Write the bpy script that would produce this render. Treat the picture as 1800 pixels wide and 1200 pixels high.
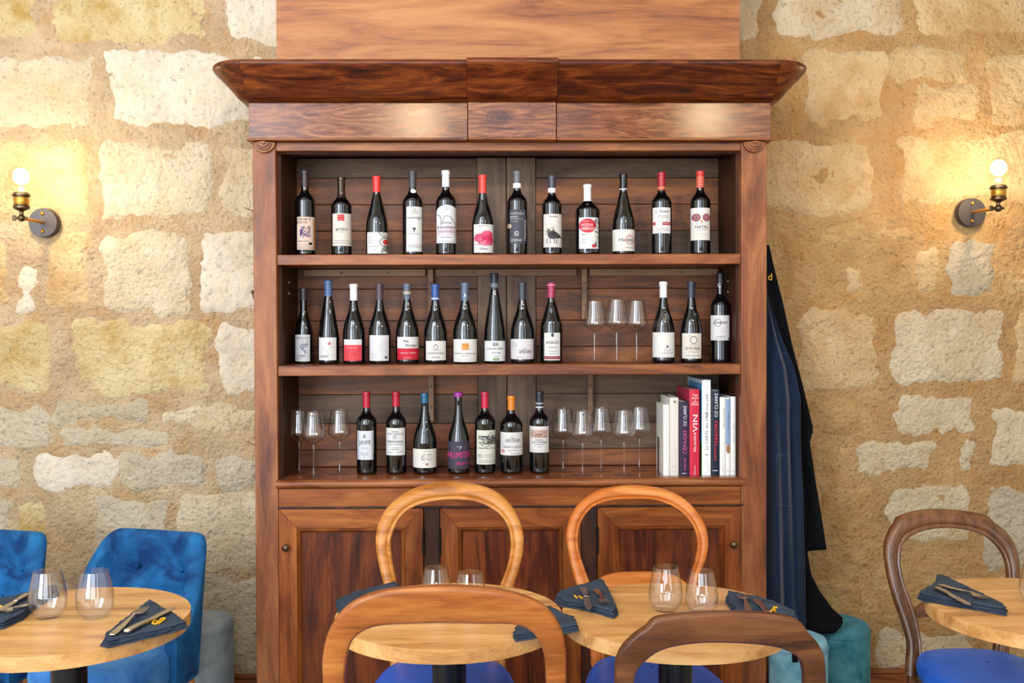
import bpy, math, random
from mathutils import Vector, Matrix, noise
for o in list(bpy.data.objects):
    bpy.data.objects.remove(o)
sc = bpy.context.scene
col = sc.collection
R_ = math.radians
rng = random.Random(7)

# ------------------------------------------------------------------ camera
FPX, CAMZ = 1715.0, 1.48
cam_d = bpy.data.cameras.new('camera')
cam_d.sensor_width = 36.0
cam_d.lens = FPX / 1800.0 * 36.0
cam_d.clip_start = 0.05
cam = bpy.data.objects.new('camera', cam_d)
col.objects.link(cam)
CROT = Matrix.Rotation(R_(-0.86), 3, 'Z') @ Matrix.Rotation(R_(90 - 0.93), 3, 'X') @ Matrix.Rotation(R_(-0.2), 3, 'Z')
cam.matrix_world = Matrix.Translation((0, 0, CAMZ)) @ CROT.to_4x4()
sc.camera = cam

# ------------------------------------------------------------------ world, daylight, exposure
world = bpy.data.worlds.new('sky')
sc.world = world
world.use_nodes = True
bgn = world.node_tree.nodes['Background']
bgn.inputs[0].default_value = (0.62, 0.78, 1.0, 1)
bgn.inputs[1].default_value = 1.5
WINDOWS = [(-3.7, -1.55, 0.7, 5.0), (-1.25, 0.85, 0.7, 5.0), (1.9, 3.1, 0.7, 5.0)]
WALL_F = -1.4
for i, (wx0, wx1, wz0, wz1) in enumerate(WINDOWS):
    ld = bpy.data.lights.new('window_daylight', 'AREA')
    ld.shape = 'RECTANGLE'
    ld.size = wx1 - wx0
    ld.size_y = wz1 - wz0
    ld.energy = (430, 130, 50)[i]
    ld.color = (0.82, 0.91, 1.0)
    lo = bpy.data.objects.new('window_daylight', ld)
    col.objects.link(lo)
    lo.location = ((wx0 + wx1) / 2, WALL_F - 0.32, (wz0 + wz1) / 2)
    lo.rotation_euler = (R_(90), 0, 0)      # -Z of the lamp towards +Y
vs = sc.view_settings
vs.view_transform = 'Standard'
vs.look = 'None'
vs.gamma = 1.0
vs.use_curve_mapping = False
vs.exposure = 0.0
sc.cycles.use_denoising = True
sc.cycles.transparent_max_bounces = 32
sc.cycles.max_bounces = 8
sc.cycles.caustics_reflective = False
sc.cycles.caustics_refractive = False
sc.cycles.sample_clamp_indirect = 6.0

# ------------------------------------------------------------------ pixel helpers (photo is 1800 x 1200)
def ray(p):
    return CROT @ Vector(((p[0] - 900) / FPX, (600 - p[1]) / FPX, -1.0))
def at_y(p, Y):
    r = ray(p)
    return Vector((0, 0, CAMZ)) + r * (Y / r.y)
def at_z(p, z):
    r = ray(p)
    return Vector((0, 0, CAMZ)) + r * ((z - CAMZ) / r.z)

# ------------------------------------------------------------------ mesh builder
def catmull(pts, n=6):
    out = []
    P = [pts[0]] + list(pts) + [pts[-1]]
    for i in range(1, len(P) - 2):
        a, b, c, d = P[i - 1], P[i], P[i + 1], P[i + 2]
        for k in range(n):
            t = k / n
            out.append(tuple(0.5 * (2 * b[j] + (c[j] - a[j]) * t + (2 * a[j] - 5 * b[j] + 4 * c[j] - d[j]) * t * t
                                    + (3 * b[j] - a[j] - 3 * c[j] + d[j]) * t ** 3) for j in range(len(b))))
    out.append(tuple(pts[-1]))
    return out

class MB:
    def __init__(s):
        s.v, s.f = [], []
    def add(s, v, f):
        o = len(s.v)
        s.v += [tuple(p) for p in v]
        s.f += [tuple(i + o for i in q) for q in f]
        return s
    def box(s, x0, x1, y0, y1, z0, z1):
        return s.add([(x0, y0, z0), (x1, y0, z0), (x1, y1, z0), (x0, y1, z0), (x0, y0, z1), (x1, y0, z1), (x1, y1, z1), (x0, y1, z1)],
                     [(0, 3, 2, 1), (4, 5, 6, 7), (0, 1, 5, 4), (1, 2, 6, 5), (2, 3, 7, 6), (3, 0, 4, 7)])
    def lathe(s, prof, n=32, c=(0, 0, 0), a0=0.0, a1=2 * math.pi):
        full = abs(a1 - a0 - 2 * math.pi) < 1e-6
        m = n if full else n + 1
        v, f = [], []
        for r, z in prof:
            for k in range(m):
                a = a0 + (a1 - a0) * k / n
                v.append((c[0] + r * math.cos(a), c[1] + r * math.sin(a), c[2] + z))
        for i in range(len(prof) - 1):
            for k in range(n):
                k2 = (k + 1) % m
                f.append((i * m + k, i * m + k2, (i + 1) * m + k2, (i + 1) * m + k))
        return s.add(v, f)
    def tube(s, pts, r, n=10, caps=True):
        P = [Vector(p) for p in pts]
        rr = r if isinstance(r, (list, tuple)) else [r] * len(P)
        v, f = [], []
        up = None
        for i, p in enumerate(P):
            t = (P[min(i + 1, len(P) - 1)] - P[max(i - 1, 0)]).normalized()
            if up is None:
                up = Vector((0, 0, 1)) if abs(t.z) < 0.9 else Vector((1, 0, 0))
            a = t.cross(up).normalized()
            b = a.cross(t).normalized()
            up = b
            for k in range(n):
                w = 2 * math.pi * k / n
                v.append(p + (a * math.cos(w) + b * math.sin(w)) * rr[i])
        for i in range(len(P) - 1):
            for k in range(n):
                k2 = (k + 1) % n
                f.append((i * n + k, i * n + k2, (i + 1) * n + k2, (i + 1) * n + k))
        if caps:
            f.append(tuple(range(n - 1, -1, -1)))
            f.append(tuple((len(P) - 1) * n + k for k in range(n)))
        return s.add(v, f)
    def prism_y(s, poly, y0, y1):
        n = len(poly)
        v = [(x, y0, z) for x, z in poly] + [(x, y1, z) for x, z in poly]
        f = [tuple(range(n)), tuple(range(2 * n - 1, n - 1, -1))] + [(i, i + n, (i + 1) % n + n, (i + 1) % n) for i in range(n)]
        return s.add(v, f)
    def prism_z(s, poly, z0, z1):
        n = len(poly)
        v = [(x, y, z0) for x, y in poly] + [(x, y, z1) for x, y in poly]
        f = [tuple(range(n - 1, -1, -1)), tuple(range(n, 2 * n))] + [(i, (i + 1) % n, (i + 1) % n + n, i + n) for i in range(n)]
        return s.add(v, f)
    def loft(s, rings, closed=True, caps=False, loop=False):
        n = len(rings[0])
        v = [p for r in rings for p in r]
        f = []
        m = len(rings)
        for i in range(m if loop else m - 1):
            for k in range(n if closed else n - 1):
                k2 = (k + 1) % n
                i2 = (i + 1) % m
                f.append((i * n + k, i * n + k2, i2 * n + k2, i2 * n + k))
        if caps:
            f.append(tuple(range(n - 1, -1, -1)))
            f.append(tuple((m - 1) * n + k for k in range(n)))
        return s.add(v, f)
    def sphere(s, c, r, n=12, sz=1.0):
        prof = [(max(1e-5, r * math.sin(math.pi * i / n)), -r * sz * math.cos(math.pi * i / n)) for i in range(n + 1)]
        return s.lathe(prof, n + 4, c)
    def build(s, name, mat, parent=None, org=(0, 0, 0), smooth=None, bevel=0.0, solid=0.0, sub=0):
        me = bpy.data.meshes.new(name)
        me.from_pydata([(p[0] - org[0], p[1] - org[1], p[2] - org[2]) for p in s.v], [], s.f)
        me.validate()
        import bmesh
        bm = bmesh.new()
        bm.from_mesh(me)
        bmesh.ops.recalc_face_normals(bm, faces=bm.faces)
        bm.to_mesh(me)
        bm.free()
        me.materials.append(mat)
        o = bpy.data.objects.new(name, me)
        col.objects.link(o)
        if parent is not None:
            o.parent = parent
        else:
            o.location = org
        if smooth is not None:
            me.shade_smooth()
            if smooth < 180:
                me.set_sharp_from_angle(angle=R_(smooth))
        if solid:
            md = o.modifiers.new('solidify', 'SOLIDIFY')
            md.thickness = solid
            md.offset = 0
        if bevel:
            md = o.modifiers.new('bevel', 'BEVEL')
            md.width = bevel
            md.segments = 2
            md.limit_method = 'ANGLE'
        if sub:
            md = o.modifiers.new('sub', 'SUBSURF')
            md.levels = md.render_levels = sub
        return o

def thing(name, label, cat, loc=(0, 0, 0), rz=0.0, group=None):
    o = bpy.data.objects.new(name, None)
    o.empty_display_size = 0.05
    col.objects.link(o)
    o.location = loc
    o.rotation_euler = (0, 0, rz)
    o['label'] = label
    o['category'] = cat
    if group:
        o['group'] = group
    return o
def tag(o, label, cat, group=None):
    o['label'] = label
    o['category'] = cat
    if group:
        o['group'] = group
    return o
def struct(o, label=None):
    o['kind'] = 'structure'
    if label:
        o['label'] = label
    return o

# ------------------------------------------------------------------ materials
def lin(c):
    return tuple(((x / 255) / 12.92 if x / 255 <= 0.04045 else ((x / 255 + 0.055) / 1.055) ** 2.4) for x in c) + (1.0,)
MC = {}
def base_mat(name):
    m = bpy.data.materials.new(name)
    m.use_nodes = True
    nt = m.node_tree
    return m, nt, nt.nodes['Principled BSDF']
def N(nt, t, **kw):
    n = nt.nodes.new(t)
    for k, v in kw.items():
        if k.startswith('i_'):
            n.inputs[k[2:].replace('_', ' ')].default_value = v
        else:
            setattr(n, k, v)
    return n
def plain(name, c, rough=0.5, metal=0.0, spec=0.5, coat=0.0, sheen=0.0, bump=0.0, bscale=200.0, var=0.0, vscale=20.0):
    key = (name, tuple(c), rough, metal)
    if key in MC:
        return MC[key]
    m, nt, b = base_mat(name)
    b.inputs['Base Color'].default_value = lin(c)
    b.inputs['Roughness'].default_value = rough
    b.inputs['Metallic'].default_value = metal
    b.inputs['Specular IOR Level'].default_value = spec
    b.inputs['Coat Weight'].default_value = coat
    b.inputs['Sheen Weight'].default_value = sheen
    tc = N(nt, 'ShaderNodeTexCoord')
    if var:
        nz = N(nt, 'ShaderNodeTexNoise', i_Scale=vscale, i_Detail=5.0)
        nt.links.new(tc.outputs['Object'], nz.inputs['Vector'])
        mx = N(nt, 'ShaderNodeMix', data_type='RGBA')
        d = lin(c)
        mx.inputs[6].default_value = tuple(x * (1 - var) for x in d[:3]) + (1,)
        mx.inputs[7].default_value = tuple(min(1, x * (1 + var)) for x in d[:3]) + (1,)
        cr = N(nt, 'ShaderNodeMapRange')
        cr.inputs[1].default_value, cr.inputs[2].default_value = 0.3, 0.7
        nt.links.new(nz.outputs['Fac'], cr.inputs[0])
        nt.links.new(cr.outputs[0], mx.inputs[0])
        nt.links.new(mx.outputs[2], b.inputs['Base Color'])
    if bump:
        nz = N(nt, 'ShaderNodeTexNoise', i_Scale=bscale, i_Detail=4.0)
        nt.links.new(tc.outputs['Object'], nz.inputs['Vector'])
        bp = N(nt, 'ShaderNodeBump', i_Strength=bump, i_Distance=0.002)
        nt.links.new(nz.outputs['Fac'], bp.inputs['Height'])
        nt.links.new(bp.outputs[0], b.inputs['Normal'])
    MC[key] = m
    return m
def wood(name, dark, mid, light, axis='X', scale=1.0, rough=0.35, bump=0.15, figure=1.0, coat=0.0, spec=0.5, wear=0.0):
    m, nt, b = base_mat(name)
    L = nt.links.new
    tc = N(nt, 'ShaderNodeTexCoord')
    oi = N(nt, 'ShaderNodeObjectInfo')
    off = N(nt, 'ShaderNodeVectorMath', operation='SCALE')
    off.inputs[0].default_value = (13.1, 7.7, 9.3)
    L(oi.outputs['Random'], off.inputs[3])
    ad = N(nt, 'ShaderNodeVectorMath', operation='ADD')
    L(tc.outputs['Object'], ad.inputs[0])
    L(off.outputs[0], ad.inputs[1])
    def mapped(a, c):
        mp = N(nt, 'ShaderNodeMapping')
        s = [c * scale] * 3
        s['XYZ'.index(axis)] = a * scale
        mp.inputs['Scale'].default_value = s
        L(ad.outputs[0], mp.inputs[0])
        return mp
    n1 = N(nt, 'ShaderNodeTexNoise', i_Scale=1.0, i_Detail=7.0, i_Roughness=0.62, i_Distortion=1.2 * figure)
    L(mapped(1.6, 11).outputs[0], n1.inputs['Vector'])
    n2 = N(nt, 'ShaderNodeTexNoise', i_Scale=1.0, i_Detail=4.0, i_Roughness=0.7)
    L(mapped(9, 170).outputs[0], n2.inputs['Vector'])
    mixf = N(nt, 'ShaderNodeMath', operation='MULTIPLY_ADD')
    L(n2.outputs['Fac'], mixf.inputs[0])
    mixf.inputs[1].default_value = 0.32
    sub = N(nt, 'ShaderNodeMath', operation='SUBTRACT')
    L(n1.outputs['Fac'], sub.inputs[0])
    sub.inputs[1].default_value = 0.16
    L(sub.outputs[0], mixf.inputs[2])
    cr = N(nt, 'ShaderNodeValToRGB')
    e = cr.color_ramp.elements
    e[0].position, e[0].color = 0.30, lin(dark)
    e[1].position, e[1].color = 0.68, lin(light)
    k = e.new(0.48)
    k.color = lin(mid)
    L(mixf.outputs[0], cr.inputs[0])
    outc = cr.outputs[0]
    hv = N(nt, 'ShaderNodeHueSaturation')
    mr = N(nt, 'ShaderNodeMapRange')
    mr.inputs[3].default_value, mr.inputs[4].default_value = 0.88, 1.12
    L(oi.outputs['Random'], mr.inputs[0])
    L(mr.outputs[0], hv.inputs['Value'])
    L(outc, hv.inputs['Color'])
    outc = hv.outputs[0]
    if wear:
        n3 = N(nt, 'ShaderNodeTexNoise', i_Scale=38.0, i_Detail=6.0, i_Roughness=0.75)
        L(ad.outputs[0], n3.inputs['Vector'])
        c3 = N(nt, 'ShaderNodeMapRange')
        c3.inputs[1].default_value, c3.inputs[2].default_value = 0.66, 0.74
        L(n3.outputs['Fac'], c3.inputs[0])
        sc3 = N(nt, 'ShaderNodeMath', operation='MULTIPLY')
        L(c3.outputs[0], sc3.inputs[0])
        sc3.inputs[1].default_value = wear
        mx = N(nt, 'ShaderNodeMix', data_type='RGBA')
        L(sc3.outputs[0], mx.inputs[0])
        L(outc, mx.inputs[6])
        mx.inputs[7].default_value = lin((190, 170, 160))
        outc = mx.outputs[2]
    L(outc, b.inputs['Base Color'])
    rr = N(nt, 'ShaderNodeMapRange')
    rr.inputs[3].default_value, rr.inputs[4].default_value = rough - 0.06, rough + 0.14
    L(n1.outputs['Fac'], rr.inputs[0])
    L(rr.outputs[0], b.inputs['Roughness'])
    b.inputs['Specular IOR Level'].default_value = spec
    b.inputs['Coat Weight'].default_value = coat
    b.inputs['Coat Roughness'].default_value = 0.18
    bp = N(nt, 'ShaderNodeBump', i_Strength=bump, i_Distance=0.002)
    L(mixf.outputs[0], bp.inputs['Height'])
    L(bp.outputs[0], b.inputs['Normal'])
    return m
def stone(name, c_lo, c_hi, ochre, och_amt, bscale=70.0, bump=0.9):
    m, nt, b = base_mat(name)
    L = nt.links.new
    tc = N(nt, 'ShaderNodeTexCoord')
    oi = N(nt, 'ShaderNodeObjectInfo')
    off = N(nt, 'ShaderNodeVectorMath', operation='SCALE')
    off.inputs[0].default_value = (11.0, 5.0, 17.0)
    L(oi.outputs['Random'], off.inputs[3])
    ad = N(nt, 'ShaderNodeVectorMath', operation='ADD')
    L(tc.outputs['Object'], ad.inputs[0])
    L(off.outputs[0], ad.inputs[1])
    n1 = N(nt, 'ShaderNodeTexNoise', i_Scale=5.0, i_Detail=7.0, i_Roughness=0.65)
    n2 = N(nt, 'ShaderNodeTexNoise', i_Scale=7.0, i_Detail=5.0, i_Roughness=0.6)
    n3 = N(nt, 'ShaderNodeTexNoise', i_Scale=bscale, i_Detail=6.0, i_Roughness=0.6)
    n4 = N(nt, 'ShaderNodeTexVoronoi', i_Scale=bscale * 0.75)
    n5 = N(nt, 'ShaderNodeTexNoise', i_Scale=14.0, i_Detail=4.0)
    for n in (n1, n2, n3, n4, n5):
        L(ad.outputs[0], n.inputs['Vector'])
    mp2 = N(nt, 'ShaderNodeVectorMath', operation='ADD')
    mp2.inputs[1].default_value = (3.3, 8.1, 1.7)
    L(ad.outputs[0], mp2.inputs[0])
    L(mp2.outputs[0], n2.inputs['Vector'])
    cr = N(nt, 'ShaderNodeValToRGB')
    e = cr.color_ramp.elements
    e[0].position, e[0].color = 0.32, lin(c_lo)
    e[1].position, e[1].color = 0.66, lin(c_hi)
    L(n1.outputs['Fac'], cr.inputs[0])
    mr = N(nt, 'ShaderNodeMapRange')
    mr.inputs[1].default_value, mr.inputs[2].default_value = 0.50, 0.68
    mr.inputs[4].default_value = och_amt
    L(n2.outputs['Fac'], mr.inputs[0])
    mx = N(nt, 'ShaderNodeMix', data_type='RGBA')
    L(mr.outputs[0], mx.inputs[0])
    L(cr.outputs[0], mx.inputs[6])
    mx.inputs[7].default_value = lin(ochre)
    pit = N(nt, 'ShaderNodeMapRange')
    pit.inputs[1].default_value, pit.inputs[2].default_value = 0.44, 0.30
    pit.inputs[4].default_value = 0.55
    L(n3.outputs['Fac'], pit.inputs[0])
    mx2 = N(nt, 'ShaderNodeMix', data_type='RGBA')
    L(pit.outputs[0], mx2.inputs[0])
    L(mx.outputs[2], mx2.inputs[6])
    mx2.inputs[7].default_value = lin(tuple(x * 0.62 for x in c_lo))
    L(mx2.outputs[2], b.inputs['Base Color'])
    b.inputs['Roughness'].default_value = 0.92
    b.inputs['Specular IOR Level'].default_value = 0.15
    h = N(nt, 'ShaderNodeMath', operation='ADD')
    L(n3.outputs['Fac'], h.inputs[0])
    vm = N(nt, 'ShaderNodeMath', operation='MULTIPLY')
    L(n4.outputs['Distance'], vm.inputs[0])
    vm.inputs[1].default_value = 0.35
    L(vm.outputs[0], h.inputs[1])
    h2 = N(nt, 'ShaderNodeMath', operation='MULTIPLY_ADD')
    L(n5.outputs['Fac'], h2.inputs[0])
    h2.inputs[1].default_value = 1.2
    L(h.outputs[0], h2.inputs[2])
    bp = N(nt, 'ShaderNodeBump', i_Strength=bump, i_Distance=0.02)
    L(h2.outputs[0], bp.inputs['Height'])
    L(bp.outputs[0], b.inputs['Normal'])
    return m
def glass_mat(name, tint=(0.998, 0.999, 1.0), edge=0.8, face=0.09, power=4.0):
    m = bpy.data.materials.new(name)
    m.use_nodes = True
    nt = m.node_tree
    nt.nodes.remove(nt.nodes['Principled BSDF'])
    out = nt.nodes['Material Output']
    tr = N(nt, 'ShaderNodeBsdfTransparent')
    tr.inputs[0].default_value = tint + (1,)
    gl = N(nt, 'ShaderNodeBsdfGlossy')
    gl.inputs['Roughness'].default_value = 0.03
    lw = N(nt, 'ShaderNodeLayerWeight')
    lw.inputs[0].default_value = 0.5
    pw = N(nt, 'ShaderNodeMath', operation='POWER')
    pw.inputs[1].default_value = power
    nt.links.new(lw.outputs['Facing'], pw.inputs[0])
    ma = N(nt, 'ShaderNodeMath', operation='MULTIPLY_ADD')
    ma.inputs[1].default_value, ma.inputs[2].default_value = edge, face
    nt.links.new(pw.outputs[0], ma.inputs[0])
    ms = N(nt, 'ShaderNodeMixShader')
    nt.links.new(ma.outputs[0], ms.inputs[0])
    nt.links.new(tr.outputs[0], ms.inputs[1])
    nt.links.new(gl.outputs[0], ms.inputs[2])
    nt.links.new(ms.outputs[0], out.inputs[0])
    return m
def emit_mat(name, c, strength):
    m, nt, b = base_mat(name)
    b.inputs['Base Color'].default_value = (0, 0, 0, 1)
    b.inputs['Emission Color'].default_value = c + (1,)
    b.inputs['Emission Strength'].default_value = strength
    return m
def velvet(name, c, hi, scale=9.0, rough=0.75):
    m, nt, b = base_mat(name)
    L = nt.links.new
    tc = N(nt, 'ShaderNodeTexCoord')
    n = N(nt, 'ShaderNodeTexNoise', i_Scale=scale, i_Detail=6.0, i_Roughness=0.62, i_Distortion=0.6)
    L(tc.outputs['Object'], n.inputs['Vector'])
    cr = N(nt, 'ShaderNodeValToRGB')
    e = cr.color_ramp.elements
    e[0].position, e[0].color = 0.38, lin(c)
    e[1].position, e[1].color = 0.66, lin(hi)
    L(n.outputs['Fac'], cr.inputs[0])
    L(cr.outputs[0], b.inputs['Base Color'])
    b.inputs['Roughness'].default_value = rough
    b.inputs['Specular IOR Level'].default_value = 0.2
    b.inputs['Sheen Weight'].default_value = 0.6
    b.inputs['Sheen Roughness'].default_value = 0.4
    b.inputs['Sheen Tint'].default_value = lin(hi)
    bp = N(nt, 'ShaderNodeBump', i_Strength=0.12, i_Distance=0.01)
    L(n.outputs['Fac'], bp.inputs['Height'])
    L(bp.outputs[0], b.inputs['Normal'])
    return m

W_CAB_X = wood('walnut_horizontal', (68, 30, 11), (118, 62, 28), (154, 94, 50), 'X', 1.0, 0.36, 0.12, 1.3, spec=0.36)
W_CAB_Z = wood('walnut_vertical', (74, 35, 16), (120, 66, 34), (152, 96, 56), 'Z', 1.0, 0.40, 0.15, 0.9, spec=0.36, wear=0.2)
W_BURL = wood('walnut_burl', (56, 26, 14), (110, 60, 34), (150, 96, 60), 'X', 1.7, 0.17, 0.08, 3.6, spec=0.32)
W_CORN = wood('cornice_walnut', (32, 8, 2), (76, 28, 7), (120, 60, 18), 'X', 1.5, 0.30, 0.10, 2.4, spec=0.3)
def knot_burl():
    m = W_BURL.copy()
    m.name = 'walnut_burl_knot'
    nt = m.node_tree
    L = nt.links.new
    b = nt.nodes['Principled BSDF']
    src = b.inputs['Base Color'].links[0].from_socket
    tc = N(nt, 'ShaderNodeTexCoord')
    mp = N(nt, 'ShaderNodeMapping')
    mp.inputs['Location'].default_value = (0.045 * 15, 0, -2.195 * 27)
    mp.inputs['Scale'].default_value = (15, 0.0, 27)
    L(tc.outputs['Object'], mp.inputs[0])
    nz = N(nt, 'ShaderNodeTexNoise', i_Scale=14.0, i_Detail=3.0)
    L(tc.outputs['Object'], nz.inputs['Vector'])
    ad = N(nt, 'ShaderNodeVectorMath', operation='MULTIPLY_ADD')
    L(nz.outputs['Color'], ad.inputs[0])
    ad.inputs[1].default_value = (0.7, 0, 0.7)
    L(mp.outputs[0], ad.inputs[2])
    sb = N(nt, 'ShaderNodeVectorMath', operation='SUBTRACT')
    sb.inputs[1].default_value = (0.35, 0, 0.35)
    L(ad.outputs[0], sb.inputs[0])
    ln = N(nt, 'ShaderNodeVectorMath', operation='LENGTH')
    L(sb.outputs[0], ln.inputs[0])
    cr = N(nt, 'ShaderNodeValToRGB')
    e = cr.color_ramp.elements
    e[0].position, e[0].color = 0.0, (0.75, 0.75, 0.75, 1)
    e[1].position, e[1].color = 1.0, (0, 0, 0, 1)
    for pos_, v_ in ((0.12, 0.9), (0.22, 0.55), (0.34, 0.85), (0.48, 0.55), (0.60, 0.75), (0.72, 0.1), (0.82, 0.35), (0.9, 0.05)):
        k = e.new(pos_)
        k.color = (v_, v_, v_, 1)
    L(ln.outputs['Value'], cr.inputs[0])
    mx = N(nt, 'ShaderNodeMix', data_type='RGBA')
    L(cr.outputs[0], mx.inputs[0])
    L(src, mx.inputs[6])
    mx.inputs[7].default_value = lin((58, 30, 28))
    L(mx.outputs[2], b.inputs['Base Color'])
    return m
W_KNOT = knot_burl()
W_DOOR_X = wood('door_walnut_horizontal', (78, 34, 8), (126, 64, 20), (160, 94, 40), 'X', 1.0, 0.34, 0.12, 1.4, spec=0.28)
W_DOOR_Z = wood('door_walnut_vertical', (72, 30, 7), (116, 56, 17), (150, 86, 35), 'Z', 1.0, 0.34, 0.12, 1.2, spec=0.28)
W_PANEL = wood('door_panel_walnut', (36, 11, 3), (80, 31, 9), (122, 58, 18), 'Z', 0.8, 0.32, 0.10, 1.6, spec=0.28)
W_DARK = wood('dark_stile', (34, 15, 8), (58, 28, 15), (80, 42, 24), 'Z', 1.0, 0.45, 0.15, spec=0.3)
W_BACK = wood('back_plank', (60, 28, 11), (108, 58, 26), (150, 90, 46), 'X', 1.2, 0.5, 0.25, 1.0, wear=0.35)
W_BACKG = wood('grey_back_plank', (58, 40, 30), (92, 68, 52), (122, 96, 78), 'X', 1.2, 0.6, 0.3, 0.8, wear=0.4)
W_BACKV = wood('grey_back_stile', (70, 52, 42), (108, 84, 68), (140, 112, 92), 'Z', 1.4, 0.6, 0.35, 0.7, wear=0.4)
W_CLEAT = wood('cleat_wood', (86, 58, 38), (126, 90, 62), (150, 114, 82), 'X', 1.0, 0.5, 0.2)
W_TOPP = wood('top_panel_wood', (112, 62, 30), (158, 98, 54), (180, 122, 74), 'X', 0.9, 0.45, 0.06, 1.4, spec=0.35)
W_TABLE = wood('oak_table', (150, 98, 50), (198, 146, 86), (218, 174, 116), 'X', 1.3, 0.28, 0.08, 0.5, spec=0.5)
W_TEDGE = wood('oak_table_edge', (140, 96, 52), (182, 136, 82), (206, 168, 114), 'X', 1.4, 0.4, 0.12, 1.2)
IRON = plain('dark_iron', (34, 32, 34), 0.4, 0.8)
BRASS = plain('aged_brass', (206, 152, 66), 0.42, 0.9)
BRASS_D = plain('dark_brass', (96, 80, 60), 0.35, 1.0)
STEEL = plain('cutlery_steel', (190, 186, 182), 0.22, 1.0)
GLASS = glass_mat('clear_glass')
BOTTLE = plain('dark_bottle_glass', (6, 7, 10), 0.03, 0.0, 0.9)
BLACKM = plain('black_steel', (10, 12, 20), 0.25, 0.0, 0.3)

exec_parts = []
# ================================================================== SETTING
WY = 3.82                                   # face of the back wall
RX0, RX1, RH = -4.2, 4.4, 5.5
MORT_L = stone('mortar_pale', (178, 152, 124), (206, 180, 150), (196, 158, 108), 0.5, 75, 1.0)
ST = {
 'white': stone('stone_white', (184, 168, 146), (208, 196, 178), (206, 186, 150), 0.35, 55, 0.6),
 'pale': stone('stone_pale', (188, 168, 138), (214, 196, 168), (194, 162, 112), 0.45, 65, 0.9),
 'ochre': stone('stone_ochre', (184, 160, 112), (210, 190, 146), (172, 136, 66), 0.8, 65, 0.9),
 'grey': stone('stone_grey', (172, 156, 132), (200, 186, 162), (182, 160, 122), 0.4, 60, 1.0),
 'warm': stone('stone_warm', (184, 152, 108), (212, 184, 142), (180, 134, 78), 0.5, 65, 0.9),
 'tan': stone('stone_tan', (172, 134, 86), (200, 166, 118), (168, 118, 58), 0.6, 65, 1.0),
}
def mortar_mat():
    m = stone('mortar', (172, 146, 114), (204, 178, 144), (186, 142, 88), 0.6, 75, 1.0)
    nt = m.node_tree
    L = nt.links.new
    pr_ = nt.nodes['Principled BSDF']
    src = pr_.inputs['Base Color'].links[0].from_socket
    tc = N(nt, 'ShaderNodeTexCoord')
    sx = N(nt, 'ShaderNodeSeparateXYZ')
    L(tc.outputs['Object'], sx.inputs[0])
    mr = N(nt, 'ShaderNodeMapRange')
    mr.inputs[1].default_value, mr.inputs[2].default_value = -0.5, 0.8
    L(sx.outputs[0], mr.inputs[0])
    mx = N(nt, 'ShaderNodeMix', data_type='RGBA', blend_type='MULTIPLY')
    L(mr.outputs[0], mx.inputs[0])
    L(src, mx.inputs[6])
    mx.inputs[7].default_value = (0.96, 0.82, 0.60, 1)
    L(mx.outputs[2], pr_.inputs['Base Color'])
    return m
MORT = mortar_mat()

def fbm(x, y, z):
    return noise.fractal(Vector((x, y, z)), 1.0, 2.0, 4)
def wall_height(x, z):
    return 0.004 * fbm(x * 5, z * 5, 1.3) + 0.0022 * fbm(x * 26, z * 26, 4.1)
m = MB()
nx, nz = 430, 275
vv, ff = [], []
for j in range(nz + 1):
    for i in range(nx + 1):
        x = RX0 + (RX1 - RX0) * i / nx
        z = RH * j / nz
        vv.append((x, WY - wall_height(x, z), z))
for j in range(nz):
    for i in range(nx):
        a = j * (nx + 1) + i
        ff.append((a, a + 1, a + nx + 2, a + nx + 1))
m.add(vv, ff)
wall = struct(m.build('wall_back', MORT, smooth=180), 'rough stone wall with sandy mortar behind the wooden cabinet')

def stone_patch(px, kind, seed):
    """one stone of the wall: px = (x0, x1, y0, y1) in the photograph, on the plane of the wall"""
    a = at_y((px[0], px[3]), WY)
    b = at_y((px[1], px[2]), WY)
    stone_world(a.x, b.x, a.z, b.z, kind, seed)
def stone_world(x0, x1, z0, z1, kind, seed, step=0.0095):
    pad = 0.03
    nx = max(4, int((x1 - x0 + 2 * pad) / step))
    nz = max(4, int((z1 - z0 + 2 * pad) / step))
    cx, cz, hx, hz = (x0 + x1) / 2, (z0 + z1) / 2, (x1 - x0) / 2, (z1 - z0) / 2
    rad = min(0.035, hx * 0.5, hz * 0.5)
    v, f = [], []
    for j in range(nz + 1):
        for i in range(nx + 1):
            x = x0 - pad + (x1 - x0 + 2 * pad) * i / nx
            z = z0 - pad + (z1 - z0 + 2 * pad) * j / nz
            qx, qz = abs(x - cx) - hx + rad, abs(z - cz) - hz + rad
            d = math.hypot(max(qx, 0), max(qz, 0)) + min(max(qx, qz), 0) - rad
            d += 0.034 * fbm(x * 6, z * 6, seed * 3.7) + 0.012 * fbm(x * 21, z * 21, seed)
            t = min(1.0, max(0.0, 0.5 - d / 0.06))
            t = t * t * (3 - 2 * t)
            h = -0.012 + 0.0175 * t + 0.0045 * fbm(x * 8, z * 8, seed * 1.9) + 0.0028 * fbm(x * 38, z * 38, seed)
            v.append((x, WY - h, z))
    for j in range(nz):
        for i in range(nx):
            a = j * (nx + 1) + i
            f.append((a, a + 1, a + nx + 2, a + nx + 1))
    o = MB().add(v, f).build('stone', ST[kind], org=(cx, WY, cz), smooth=180)
    o.parent = wall
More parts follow.
